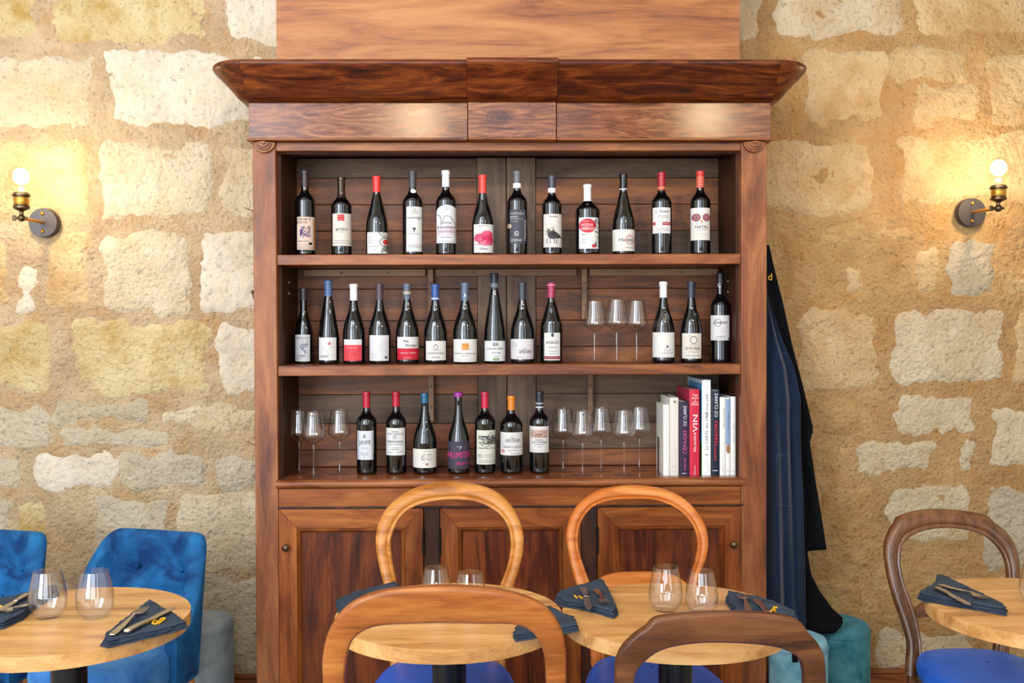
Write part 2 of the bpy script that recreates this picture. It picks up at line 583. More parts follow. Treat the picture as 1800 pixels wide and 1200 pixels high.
STONES = [
 (-60, 62, -40, 66, 'ochre'), (100, 360, -40, 74, 'ochre'), (398, 600, -40, 76, 'white'),
 (-120, 166, 95, 226, 'pale'), (190, 470, 92, 222, 'white'),
 (-110, 160, 246, 384, 'warm'), (176, 368, 246, 386, 'pale'), (388, 520, 246, 384, 'pale'),
 (-90, 18, 404, 545, 'warm'), (28, 66, 478, 550, 'white'), (84, 158, 404, 545, 'warm'), (178, 335, 405, 548, 'pale'), (350, 520, 405, 552, 'white'),
 (-100, 92, 562, 692, 'ochre'), (128, 372, 562, 700, 'ochre'), (388, 520, 566, 700, 'white'),
 (-100, 80, 716, 790, 'grey'), (96, 262, 700, 744, 'grey'), (275, 520, 708, 752, 'pale'), (110, 300, 752, 786, 'grey'),
 (-80, 40, 800, 858, 'grey'), (58, 196, 796, 856, 'white'), (208, 362, 792, 858, 'grey'), (376, 520, 800, 858, 'grey'),
 (-80, 22, 876, 990, 'grey'), (34, 80, 880, 1000, 'ochre'), (166, 300, 868, 1000, 'grey'), (312, 520, 872, 1000, 'pale'),
 (-100, 120, 1016, 1180, 'grey'), (140, 330, 1016, 1180, 'grey'), (346, 520, 1014, 1176, 'grey'),
 (1250, 1336, -40, 66, 'pale'), (1358, 1580, -40, 68, 'pale'), (1612, 1900, -40, 62, 'warm'),
 (1410, 1560, 92, 214, 'warm'), (1566, 1698, 84, 146, 'warm'), (1606, 1716, 146, 220, 'warm'), (1742, 1940, 98, 220, 'warm'),
 (1330, 1532, 246, 374, 'warm'), (1572, 1930, 236, 358, 'warm'),
 (1340, 1402, 412, 545, 'tan'), (1438, 1600, 388, 432, 'tan'), (1484, 1526, 462, 518, 'warm'), (1606, 1650, 440, 514, 'warm'), (1672, 1752, 418, 514, 'grey'), (1768, 1930, 480, 522, 'warm'),
 (1400, 1544, 546, 682, 'warm'), (1574, 1770, 542, 672, 'pale'), (1786, 1950, 542, 672, 'warm'),
 (1420, 1512, 696, 766, 'tan'), (1578, 1714, 694, 764, 'pale'), (1736, 1930, 706, 826, 'pale'),
 (1430, 1490, 780, 834, 'tan'), (1506, 1640, 772, 834, 'pale'), (1676, 1718, 776, 838, 'pale'),
 (1440, 1544, 852, 1000, 'tan'), (1556, 1704, 850, 960, 'pale'), (1732, 1930, 850, 1000, 'grey'),
 (1400, 1520, 1014, 1180, 'tan'), (1536, 1680, 976, 1094, 'tan'), (1694, 1920, 1014, 1110, 'grey'), (1540, 1700, 1106, 1180, 'pale'), (1716, 1920, 1122, 1182, 'tan')]
for i, s in enumerate(STONES):
    stone_patch(s[:4], s[4], i + 1)
# further courses beyond the edges of the picture
sx0, sx1 = at_y((-130, 600), WY).x, at_y((1960, 600), WY).x
rr = random.Random(3)
for side in (0, 1):
    z = 0.16
    k = 200
    while z < 5.2:
        h = rr.uniform(0.22, 0.32)
        x = RX0 + 0.05 if side == 0 else sx1 + 0.02
        end = sx0 - 0.03 if side == 0 else RX1 - 0.05
        while x < end - 0.12:
            w = min(rr.uniform(0.35, 0.7), end - x)
            stone_world(x, x + w, z, z + h - 0.03, rr.choice(['pale', 'grey', 'warm', 'ochre'] if side == 0 else ['warm', 'tan', 'pale']), k, 0.03)
            x += w + 0.04
            k += 1
        z += h + 0.02
z = at_y((900, -45), WY).z + 0.02
while z < 5.2:
    h = rr.uniform(0.24, 0.32)
    x = sx0
    while x < sx1 - 0.15:
        w = min(rr.uniform(0.4, 0.7), sx1 - x)
        stone_world(x, x + w, z, z + h - 0.03, rr.choice(['pale', 'warm', 'white']), k, 0.03)
        x += w + 0.04
        k += 1
    z += h + 0.02

PLASTER = plain('cream_plaster', (232, 228, 220), 0.9, bump=0.2, bscale=60)
FLOORM = plain('pale_stone_floor', (206, 196, 180), 0.6, var=0.08, vscale=3)
struct(MB().box(RX0, RX1, WALL_F, WY + 0.2, -0.1, 0).build('floor', FLOORM))
struct(MB().box(RX0, RX1, WALL_F, WY + 0.2, RH, RH + 0.1).build('ceiling', PLASTER))
struct(MB().box(RX0 - 0.1, RX0, WALL_F, WY + 0.2, 0, RH).build('wall_left', PLASTER))
struct(MB().box(RX1, RX1 + 0.1, WALL_F, WY + 0.2, 0, RH).build('wall_right', PLASTER))
m = MB()
px_ = RX0
for w in WINDOWS:
    m.box(px_, w[0], WALL_F - 0.2, WALL_F, 0, RH)
    m.box(w[0], w[1], WALL_F - 0.2, WALL_F, 0, w[2])
    m.box(w[0], w[1], WALL_F - 0.2, WALL_F, w[3], RH)
    px_ = w[1]
m.box(px_, RX1, WALL_F - 0.2, WALL_F, 0, RH)
struct(m.build('wall_front', PLASTER))
FRAMEW = plain('white_window_paint', (214, 214, 210), 0.5)
for i, (x0, x1, z0, z1) in enumerate(WINDOWS):
    y0, y1 = WALL_F - 0.14, WALL_F - 0.08
    m = MB()
    m.box(x0, x0 + 0.06, y0, y1, z0, z1).box(x1 - 0.06, x1, y0, y1, z0, z1)
    m.box(x0 + 0.06, x1 - 0.06, y0, y1, z0, z0 + 0.06).box(x0 + 0.06, x1 - 0.06, y0, y1, z1 - 0.06, z1)
    wo = struct(m.build('window_%d' % (i + 1), FRAMEW))
    m = MB()
    xm = (x0 + x1) / 2
    m.box(xm - 0.03, xm + 0.03, y0, y1, z0 + 0.06, z1 - 0.06)
    for k in (1, 2):
        zz = z0 + (z1 - z0) * k / 3
        m.box(x0 + 0.06, xm - 0.03, y0, y1, zz - 0.02, zz + 0.02).box(xm + 0.03, x1 - 0.06, y0, y1, zz - 0.02, zz + 0.02)
    m.build('glazing_bar', FRAMEW, wo)
    MB().box(x0 + 0.06, x1 - 0.06, (y0 + y1) / 2 - 0.002, (y0 + y1) / 2 + 0.002, z0 + 0.06, z1 - 0.06).build('pane', GLASS, wo)
bb = MB()
for xa, xb in ((RX0, -0.86), (0.96, RX1)):
    bb.box(xa, xb, WY - 0.035, WY - 0.005, 0, 0.105).box(xa, xb, WY - 0.028, WY - 0.005, 0.105, 0.122)
struct(bb.build('baseboard_back', W_CAB_X, bevel=0.003))

# ================================================================== CABINET
CX = 0.046
F = 3.40
XL, XR, IL, IR = -0.845, 0.943, -0.765, 0.853
Z_S1, Z_S2, Z_CT = 1.729, 1.343, 0.945
BACK = 3.71
cab = thing('bookcase', 'tall walnut cabinet with flared cornice, open wine shelves and three cupboard doors', 'cabinet', (CX, F, 0))
ORG = (CX, F, 0)
def cpart(mb, name, mat, parent=cab, **kw):
    return mb.build(name, mat, parent, org=ORG, **kw)
for x0, x1 in ((XL, IL), (IR, XR)):
    cpart(MB().box(x0, x1, F, F + 0.045, 0.0, 2.118), 'post', W_CAB_Z, bevel=0.003)
cpart(MB().box(XL + 0.002, IL - 0.03, F + 0.045, WY - 0.02, 0.0, 2.12), 'side_panel', W_CAB_Z)
cpart(MB().box(IR + 0.03, XR - 0.002, F + 0.045, WY - 0.02, 0.0, 2.12), 'side_panel', W_CAB_Z)
# inner corner strips beside the back
for x0, x1 in ((IL - 0.03, IL + 0.008), (IR - 0.008, IR + 0.03)):
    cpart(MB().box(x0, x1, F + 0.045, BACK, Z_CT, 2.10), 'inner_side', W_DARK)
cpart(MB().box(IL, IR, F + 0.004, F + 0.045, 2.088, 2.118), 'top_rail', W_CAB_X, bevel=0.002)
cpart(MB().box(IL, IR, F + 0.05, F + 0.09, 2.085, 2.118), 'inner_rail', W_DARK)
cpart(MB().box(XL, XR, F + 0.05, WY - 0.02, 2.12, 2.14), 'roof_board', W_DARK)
# half-round carved scroll at the head of each post
for xc in ((XL + IL) / 2 + 0.002, (IR + XR) / 2 - 0.002):
    for q, (r, yy) in enumerate(((0.038, 0.012), (0.030, 0.017), (0.022, 0.022), (0.010, 0.028))):
        mm = MB()
        poly = [(xc + r * math.cos(math.pi * k / 16), 2.117 - r * math.sin(math.pi * k / 16)) for k in range(17)]
        mm.prism_y(poly, F - yy, F + 0.001)
        if q == 0:
            scr = cpart(mm, 'scroll_ornament', W_CAB_Z, bevel=0.003)
        else:
            cpart(mm, 'scroll_ring', W_CAB_Z, scr, bevel=0.003)
# frieze: two long boards and the centre block
fx = [-0.852, -0.099, 0.206, 0.951]
FZ0, FZ1 = 2.126, 2.248
for i in range(3):
    dy = 0.010 if i == 1 else 0.0
    g = 0.001
    fr = cpart(MB().box(fx[i] + g, fx[i + 1] - g, F - 0.022 - dy, F + 0.05, FZ0, FZ1), 'frieze_board', W_KNOT if i == 1 else W_BURL, bevel=0.0015)
    cpart(MB().box(fx[i] - (0.008 if i == 0 else -g), fx[i + 1] + (0.008 if i == 2 else -g), F - 0.029 - dy, F + 0.05, FZ0 - 0.007, FZ0 - 0.0005), 'frieze_bead', W_CAB_X, fr, bevel=0.002)
for xx in (fx[0], fx[3] - 0.02):
    cpart(MB().box(xx + 0.001, xx + 0.019, F + 0.051, WY - 0.02, FZ0, FZ1), 'frieze_side', W_BURL)
# cornice: cyma profile swept round the top with rounded corners
prof = catmull([(0.000, 0.000), (0.030, 0.010), (0.050, 0.032), (0.078, 0.062), (0.104, 0.088), (0.117, 0.104), (0.116, 0.114), (0.108, 0.120)], 4)
y_f = F - 0.022
def plan(o, x0, x1, part_):
    pts = []
    if part_ in ('L', 'R'):
        sgn = -1 if part_ == 'L' else 1
        xe = fx[0] if part_ == 'L' else fx[3]
        pts.append((xe + sgn * o, WY - 0.03))
        pts.append((xe + sgn * o, 3.6))
        for k in range(9):
            a = math.pi / 2 * k / 8
            pts.append((xe + sgn * o * math.cos(a), y_f - o * math.sin(a)))
    else:
        pts = [(x0 + (x1 - x0) * k / 4, y_f - o) for k in range(5)]
    return pts
def cornice(part_, x0=0, x1=0, name='cornice', dz=0.0, fwd=0.0, mat=W_CORN):
    rings = []
    for o, h in prof:
        rings.append([(x, y - fwd, FZ1 + h * (1 + dz)) for x, y in plan(o, x0, x1, part_)])
    top = [(x, y - fwd, FZ1 + 0.120 * (1 + dz)) for x, y in plan(0.0, x0, x1, part_)]
    if part_ == 'C':
        top = [(x, y + 0.05, z) for x, y, z in top]
        back = [(x, y + 0.05, FZ1) for x, y, z in [(x, y - fwd, 0) for x, y in plan(0.0, x0, x1, part_)]]
    else:
        sg = 1 if part_ == 'L' else -1
        top = [(x + sg * 0.02, y + 0.02, z) for x, y, z in top]
        back = [(x, y, FZ1) for x, y, z in top]
    rings += [top, back]
    mm = MB().loft([list(r) for r in zip(*rings)], closed=True, caps=True)
    cpart(mm, name, mat, smooth=38)
cornice('L', name='cornice_corner')
cornice('R', name='cornice_corner')
cornice('C', fx[0] + 0.001, fx[1] - 0.001, 'cornice_run')
cornice('C', fx[2] + 0.001, fx[3] - 0.001, 'cornice_run')
cornice('C', fx[1] + 0.0, fx[2] - 0.0, 'cornice_block', 0.03, 0.010)
cpart(MB().box(fx[0] + 0.02, fx[3] - 0.02, F + 0.03, WY - 0.03, FZ1 + 0.09, FZ1 + 0.10), 'cornice_top_board', W_DARK)
# shelves
for zt in (Z_S1, Z_S2):
    sh = cpart(MB().box(IL + 0.009, IR - 0.009, F + 0.046, BACK, zt - 0.034, zt), 'shelf', W_CAB_X, bevel=0.002)
    cpart(MB().box(IL - 0.0, IR + 0.0, F + 0.006, F + 0.0455, zt - 0.036, zt), 'shelf_edge', W_CAB_X, sh, bevel=0.003)
# back: planks between two centre stiles
z_edges = [Z_CT + 0.001, 1.01, 1.11, 1.22, 1.335, 1.40, 1.50, 1.62, 1.70, 1.84, 1.94, 2.04, 2.115]
xs1, xs2 = -0.075, 0.147
for i in range(len(z_edges) - 1):
    a, b = z_edges[i], z_edges[i + 1]
    for (x0, x1) in ((IL + 0.009, xs1), (xs2, IR - 0.009)):
        grey = rng.random() < 0.14 or i == 11
        dy = rng.uniform(0, 0.004)
        cpart(MB().box(x0, x1, BACK + dy, BACK + 0.018, a + 0.001, b - 0.001), 'back_plank', W_BACKG if grey else W_BACK, bevel=0.0015)
for x0, x1 in ((xs1 + 0.001, 0.0345), (0.0375, xs2 - 0.001)):
    cpart(MB().box(x0, x1, BACK - 0.008, BACK + 0.018, Z_CT, 2.115), 'back_stile', W_BACKV, bevel=0.002)
# cleats under the shelves
SCREW = plain('screw_steel', (150, 146, 140), 0.3, 1.0)
def cleat(x0, x1, y0, y1, z0, z1, screws=(), name='cleat'):
    c = cpart(MB().box(x0, x1, y0, y1, z0, z1), name, W_CLEAT, bevel=0.0015)
    for sx, sz in screws:
        cpart(MB().sphere((sx, y0 - 0.0005, sz), 0.0045, 8), 'screw', SCREW, c, smooth=60)
xa = at_y((757, 500), BACK - 0.03).x
xb = at_y((1027, 500), BACK - 0.03).x
for zt, xsx in ((Z_S1, (xa, xb)), (Z_S2, (xa + 0.0, xb + 0.022))):
    for xx in xsx:
        cleat(xx - 0.010, xx + 0.010, BACK - 0.036, BACK - 0.009, zt - 0.225, zt - 0.036, ((xx, zt - 0.09), (xx, zt - 0.17)), 'upright_cleat')
for x0, x1 in ((IL + 0.04, xa - 0.02), (xa + 0.02, xb - 0.03), (xb + 0.02, IR - 0.02)):
    cleat(x0, x1, BACK - 0.034, BACK - 0.009, Z_S1 - 0.062, Z_S1 - 0.036, ((x0 + 0.14, Z_S1 - 0.049), (x1 - 0.14, Z_S1 - 0.049)))
# side brackets inside right and left
for xx, s in ((IL + 0.0085, 1), (IR - 0.0085, -1)):
    for zz in (1.60, 1.64):
        cpart(MB().sphere((xx, F + 0.16, zz), 0.006, 8), 'screw', SCREW, smooth=60)
# counter with bull-nosed edge
ct = cpart(MB().box(IL + 0.0, IR - 0.0, F + 0.02, BACK + 0.018, Z_CT - 0.03, Z_CT), 'counter', W_CAB_X)
ct.data.materials[0] = wood('polished_counter', (84, 40, 20), (130, 70, 36), (158, 94, 54), 'X', 1.0, 0.12, 0.05, 1.0, spec=0.7)
pr = [(0.0, Z_CT)] + [(-0.014 * math.sin(math.pi * k / 10) - 0.006, Z_CT - 0.014 + 0.014 * math.cos(math.pi * k / 10)) for k in range(11)] + [(0.0, Z_CT - 0.028)]
m = MB()
x0, x1 = IL - 0.006, IR + 0.010
m.loft([[(x, F + 0.0195 + dy - (0.016), z) for dy, z in pr] + [(x, F + 0.0195, Z_CT - 0.028), (x, F + 0.0195, Z_CT)] for x in (x0, x1)], caps=True)
cpart(m, 'counter_edge', W_CAB_X, ct, smooth=40)
# apron rail below the counter
cpart(MB().box(IL + 0.001, IR - 0.001, F + 0.001, F + 0.03, 0.848, Z_CT - 0.030), 'apron_rail', W_DOOR_X, bevel=0.002)
cpart(MB().box(IL - 0.004, IR + 0.008, F - 0.003, F + 0.002, 0.846, 0.852), 'apron_bead', W_DARK)
# cupboard doors
DZ0, DZ1 = 0.09, 0.843
dx = [(at_y((490, 950), F).x, at_y((744, 950), F).x), (at_y((774, 950), F).x, at_y((1021, 950), F).x), (at_y((1051, 950), F).x, at_y((1305, 950), F).x)]
for x0, x1 in ((dx[0][1] + 0.002, dx[1][0] - 0.002), (dx[1][1] + 0.002, dx[2][0] - 0.002)):
    cpart(MB().box(x0, x1, F + 0.006, F + 0.035, 0.06, 0.846), 'divider_stile', W_DARK, bevel=0.002)
cpart(MB().box(IL + 0.001, IR - 0.001, F + 0.002, F + 0.03, 0.0, 0.085), 'plinth', W_CAB_X)
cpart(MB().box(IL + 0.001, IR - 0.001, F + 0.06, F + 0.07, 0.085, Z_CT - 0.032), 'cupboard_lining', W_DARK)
KNOB = plain('aged_bronze', (104, 88, 66), 0.35, 0.9)
for i, (x0, x1) in enumerate(dx):
    w = 0.063
    zt, zb = DZ1, DZ0
    xi0, xi1, zi0, zi1 = x0 + w, x1 - w, zb + 0.075, zt - 0.068
    yb = F + 0.028
    door = cpart(MB().box(x0 + w - 0.012, x1 - w + 0.012, F + 0.014, F + 0.024, zi0 - 0.012, zi1 + 0.012), 'door', W_PANEL)
    yf = F + 0.0
    cpart(MB().prism_y([(x0, zt), (x0, zb), (xi0, zi0), (xi0, zi1)], yf, yb), 'door_stile', W_DOOR_Z, door, bevel=0.0015)
    cpart(MB().prism_y([(x1, zb), (x1, zt), (xi1, zi1), (xi1, zi0)], yf, yb), 'door_stile', W_DOOR_Z, door, bevel=0.0015)
    cpart(MB().prism_y([(x0 + 0.0008, zt), (xi0, zi1 + 0.0006), (xi1, zi1 + 0.0006), (x1 - 0.0008, zt)], yf, yb), 'door_rail', W_DOOR_X, door, bevel=0.0015)
    cpart(MB().prism_y([(x0 + 0.0008, zb), (x1 - 0.0008, zb), (xi1, zi0 - 0.0006), (xi0, zi0 - 0.0006)], yf, yb), 'door_rail', W_DOOR_X, door, bevel=0.0015)
    # panel moulding
    q = 0.016
    a0, a1, b0, b1 = xi0, xi1, zi0, zi1
    mm = MB()
    rings = []
    for d, yy in ((0.0, F + 0.004), (0.004, F + 0.001), (0.010, F + 0.005), (q, F + 0.0135)):
        rings.append([(a0 + d, yy, b0 + d), (a1 - d, yy, b0 + d), (a1 - d, yy, b1 - d), (a0 + d, yy, b1 - d)])
    mm.loft(rings)
    cpart(mm, 'panel_moulding', W_DOOR_Z, door)
    kx = (x0 + 0.029, x1 - 0.024, x1 - 0.034)[i]
    kp = at_y(((504, 961), (1008, 958), (1288, 955))[i], F)
    kb = [(0.0075, 0), (0.006, 0.003), (0.005, 0.008), (0.010, 0.012), (0.0135, 0.017), (0.013, 0.022), (0.008, 0.026), (0.003, 0.029), (0.0001, 0.030)]
    mm = MB().lathe(kb, 16)
    mm.v = [(kp.x + a, F - c, kp.z + b) for a, b, c in mm.v]
    cpart(mm, 'knob', KNOB, door, smooth=60)
    hx = (x1 + 0.001, x0 - 0.001, x0 - 0.001)[i]
    for hz in (kp.z + 0.015, 0.22):
        hm = MB()
        for k in range(3):
            hm.lathe([(0.0001, 0), (0.0045, 0), (0.0045, 0.026), (0.0001, 0.026)], 8, (hx, F - 0.001, hz - 0.042 + k * 0.028))
        hm.sphere((hx, F - 0.001, hz + 0.045), 0.0045, 6).sphere((hx, F - 0.001, hz - 0.044), 0.0045, 6)
        cpart(hm, 'hinge', IRON, door, smooth=40)
# splinters on the left flank
for p in ((440, 382, 428, 364, 0.004), (445, 796, 430, 774, 0.006)):
    a, b = at_y(p[:2], 3.56), at_y(p[2:4], 3.54)
    a.x = XL + 0.006
    cpart(MB().tube([a, (a * 0.5 + b * 0.5) + Vector((0, 0, 0.003)), b], [p[4], p[4] * 0.7, 0.001], 6), 'splinter', W_CLEAT)
# double hook on the left flank
hp = at_y((444, 527), 3.52)
hk = thing('coat_hook', 'small bronze double coat hook on left flank of the cabinet', 'hook', (XL, 3.52, hp.z))
MB().box(-0.005, 0.0, -0.012, 0.012, -0.030, 0.030).build('back_plate', KNOB, hk, bevel=0.002)
for yy, ex, ez in ((-0.006, -0.032, 0.026), (0.010, -0.014, 0.018)):
    ar = MB().tube(catmull([(-0.004, yy, -0.014), (ex * 0.5, yy, -0.012), (ex * 0.9, yy, ez * 0.3), (ex, yy, ez)], 5), 0.0028, 8).build('hook_arm', KNOB, hk, smooth=60)
    MB().sphere((ex, yy, ez + 0.003), 0.007, 10).build('ball_tip', KNOB, ar, smooth=60)

# wooden boxing above the cabinet
pl, prr = at_y((486, 50), 3.5), at_y((1300, 50), 3.5)
bo = thing('overhead_boxing', 'plain light brown wooden boxing rising above the cabinet cornice', 'panel', ((pl.x + prr.x) / 2, 3.5, FZ1 + 0.1))
OB = ((pl.x + prr.x) / 2, 3.5, FZ1 + 0.1)
MB().box(pl.x, prr.x, 3.5, 3.52, FZ1 + 0.101, RH - 0.002).build('front_board', W_TOPP, bo, org=OB)
for x0, x1 in ((pl.x, pl.x + 0.02), (prr.x - 0.02, prr.x)):
    MB().box(x0, x1, 3.521, WY - 0.015, FZ1 + 0.101, RH - 0.002).build('side_board', W_TOPP, bo, org=OB)

# ================================================================== LETTERING (flat print)
TXC = {}
def text_mesh(body):
    """triangles of a line of text in a unit system: cap height 1, centred on x, baseline 0"""
    if body in TXC:
        return TXC[body]
    cu = bpy.data.curves.new('t', 'FONT')
    cu.body = body
    cu.size = 1.0
    cu.resolution_u = 2
    ob = bpy.data.objects.new('t', cu)
    me = bpy.data.meshes.new_from_object(ob)
    vs_ = [(v.co.x, v.co.y) for v in me.vertices]
    fs = [tuple(p.vertices) for p in me.polygons]
    bpy.data.objects.remove(ob)
    bpy.data.curves.remove(cu)
    bpy.data.meshes.remove(me)
    if vs_:
        x0, x1 = min(v[0] for v in vs_), max(v[0] for v in vs_)
        vs_ = [((v[0] - (x0 + x1) / 2) / 0.70, v[1] / 0.70) for v in vs_]
    TXC[body] = (vs_, fs)
    return TXC[body]

class Print:
    """flat print drawn in photograph pixels; y grows downwards"""
    def __init__(s):
        s.layers = {}
    def _add(s, color, v, f, lay=1):
        L = s.layers.setdefault((lay, tuple(color)), ([], []))
        o = len(L[0])
        L[0].extend(v)
        L[1].extend([tuple(i + o for i in q) for q in f])
        return s
    def text(s, body, x, y, h, c=(50, 48, 50), w=None, rot=0, lay=2, slant=0.0):
        """x, y: centre of the line; h: cap height; w: total width to fit; rot: degrees anticlockwise"""
        vs_, fs = text_mesh(body)
        if not vs_:
            return s
        ww = max(v[0] for v in vs_) - min(v[0] for v in vs_)
        kx = (w / ww) if w else h
        ca, sa = math.cos(R_(rot)), math.sin(R_(rot))
        out = []
        for a, b in vs_:
            u, v = a * kx + slant * (b - 0.5) * h, (b - 0.5) * h
            out.append((x + u * ca - v * sa, y - (u * sa + v * ca)))
        return s._add(c, out, fs, lay)
    def rect(s, x0, x1, y0, y1, c, lay=1, n=20):
        v, f = [], []
        for i in range(n + 1):
            x = x0 + (x1 - x0) * i / n
            v += [(x, y1), (x, y0)]
        for i in range(n):
            f.append((2 * i, 2 * i + 2, 2 * i + 3, 2 * i + 1))
        return s._add(c, v, f, lay)
    def disc(s, x, y, r, c, ry=None, lay=1, n=20):
        ry = ry or r
        m_ = 12
        v, f = [], []
        for k in range(m_ + 1):
            a = math.pi * k / m_
            v += [(x - r * math.cos(a), y + ry * math.sin(a)), (x - r * math.cos(a), y - ry * math.sin(a))]
        for k in range(m_):
            f.append((2 * k, 2 * k + 2, 2 * k + 3, 2 * k + 1))
        return s._add(c, v, f, lay)
    def ring(s, x, y, r0, r1, c, lay=2, n=24, ry=1.0):
        v = [(x + r * math.cos(2 * math.pi * k / n), y + ry * r * math.sin(2 * math.pi * k / n)) for r in (r0, r1) for k in range(n)]
        return s._add(c, v, [(k, n + k, n + (k + 1) % n, (k + 1) % n) for k in range(n)], lay)
    def line(s, pts, w, c, lay=2):
        v, f = [], []
        for i, p in enumerate(pts):
            a, b = pts[max(i - 1, 0)], pts[min(i + 1, len(pts) - 1)]
            dx_, dy_ = b[0] - a[0], b[1] - a[1]
            l = math.hypot(dx_, dy_) or 1
            nx_, ny_ = -dy_ / l * w / 2, dx_ / l * w / 2
            v += [(p[0] + nx_, p[1] + ny_), (p[0] - nx_, p[1] - ny_)]
        for i in range(len(pts) - 1):
            f.append((2 * i, 2 * i + 1, 2 * i + 3, 2 * i + 2))
        return s._add(c, v, f, lay)
    def tiny(s, x0, x1, y, c=(130, 126, 126), h=0.7, seed=1):
        """a line of print too small to read"""
        r = random.Random(seed + int(y * 10) + int(x0))
        x = x0
        while x < x1 - 0.6:
            w = min(r.uniform(1.0, 3.2), x1 - x)
            s.rect(x, x + w, y - h / 2, y + h / 2, c, 2, 1)
            x += w + 0.7
        return s
    def scribble(s, x0, x1, y0, y1, n, w, c, seed=1):
        r = random.Random(seed)
        for _ in range(n):
            a = (r.uniform(x0, x1), r.uniform(y0, y1))
            pts = [a]
            ang = r.uniform(0, 6.28)
            for k in range(6):
                ang += r.uniform(-0.9, 0.9)
                l = (x1 - x0) * 0.09
                p = (min(x1, max(x0, pts[-1][0] + math.cos(ang) * l)), min(y1, max(y0, pts[-1][1] + math.sin(ang) * l)))
                if p != pts[-1]:
                    pts.append(p)
            if len(pts) > 2:
                s.line(pts, w, c)
        return s
PAPER = {}
def paper(c, rough=0.55):
    k = (tuple(c), rough)
    if k not in PAPER:
        PAPER[k] = plain('print_%d_%d_%d' % tuple(c), c, rough, 0.0, 0.3)
    return PAPER[k]

# ================================================================== BOTTLES
SHAPES = {
 'bordeaux': [(0.600, 1.0), (0.640, 0.975), (0.672, 0.88), (0.700, 0.72), (0.725, 0.54), (0.752, 0.425), (0.785, None)],
 'cone': [(0.360, 1.0), (0.430, 0.955), (0.500, 0.85), (0.560, 0.735), (0.640, 0.58), (0.720, 0.45), (0.790, None)],
 'burgundy': [(0.390, 1.0), (0.450, 0.945), (0.500, 0.865), (0.550, 0.765), (0.610, 0.615), (0.670, 0.475), (0.730, 0.395), (0.800, None)],
 'flute': [(0.330, 1.0), (0.430, 0.90), (0.550, 0.745), (0.670, 0.57), (0.750, 0.465), (0.830, None)],
 'arbois': [(0.420, 1.0), (0.500, 0.93), (0.560, 0.80), (0.620, 0.66), (0.700, 0.50), (0.780, None)],
}
def bottle_profile(kind, H, R, rn):
    p = [(R * 0.86, 0.0), (R * 0.97, 0.003), (R, 0.009)]
    body = [(0.05, 1.0), (0.20, 1.0)] + SHAPES[kind]
    pts = [(b[0] * H, (b[1] * R if b[1] else rn)) for b in body] + [(0.90 * H, rn), (0.955 * H, rn)]
    cm = catmull(pts, 4)
    p += [(r, z) for z, r in cm]
    p += [(rn + 0.0016, 0.958 * H), (rn + 0.0016, 0.985 * H), (rn + 0.0004, H - 0.001), (0.0001, H - 0.001)]
    return [(0.0001, 0.004)] + p
def r_at(prof, z):
    for (r0, z0), (r1, z1) in zip(prof[1:], prof[2:]):
        if z0 <= z <= z1 and z1 > z0:
            return r0 + (r1 - r0) * (z - z0) / (z1 - z0)
    return prof[-2][0]

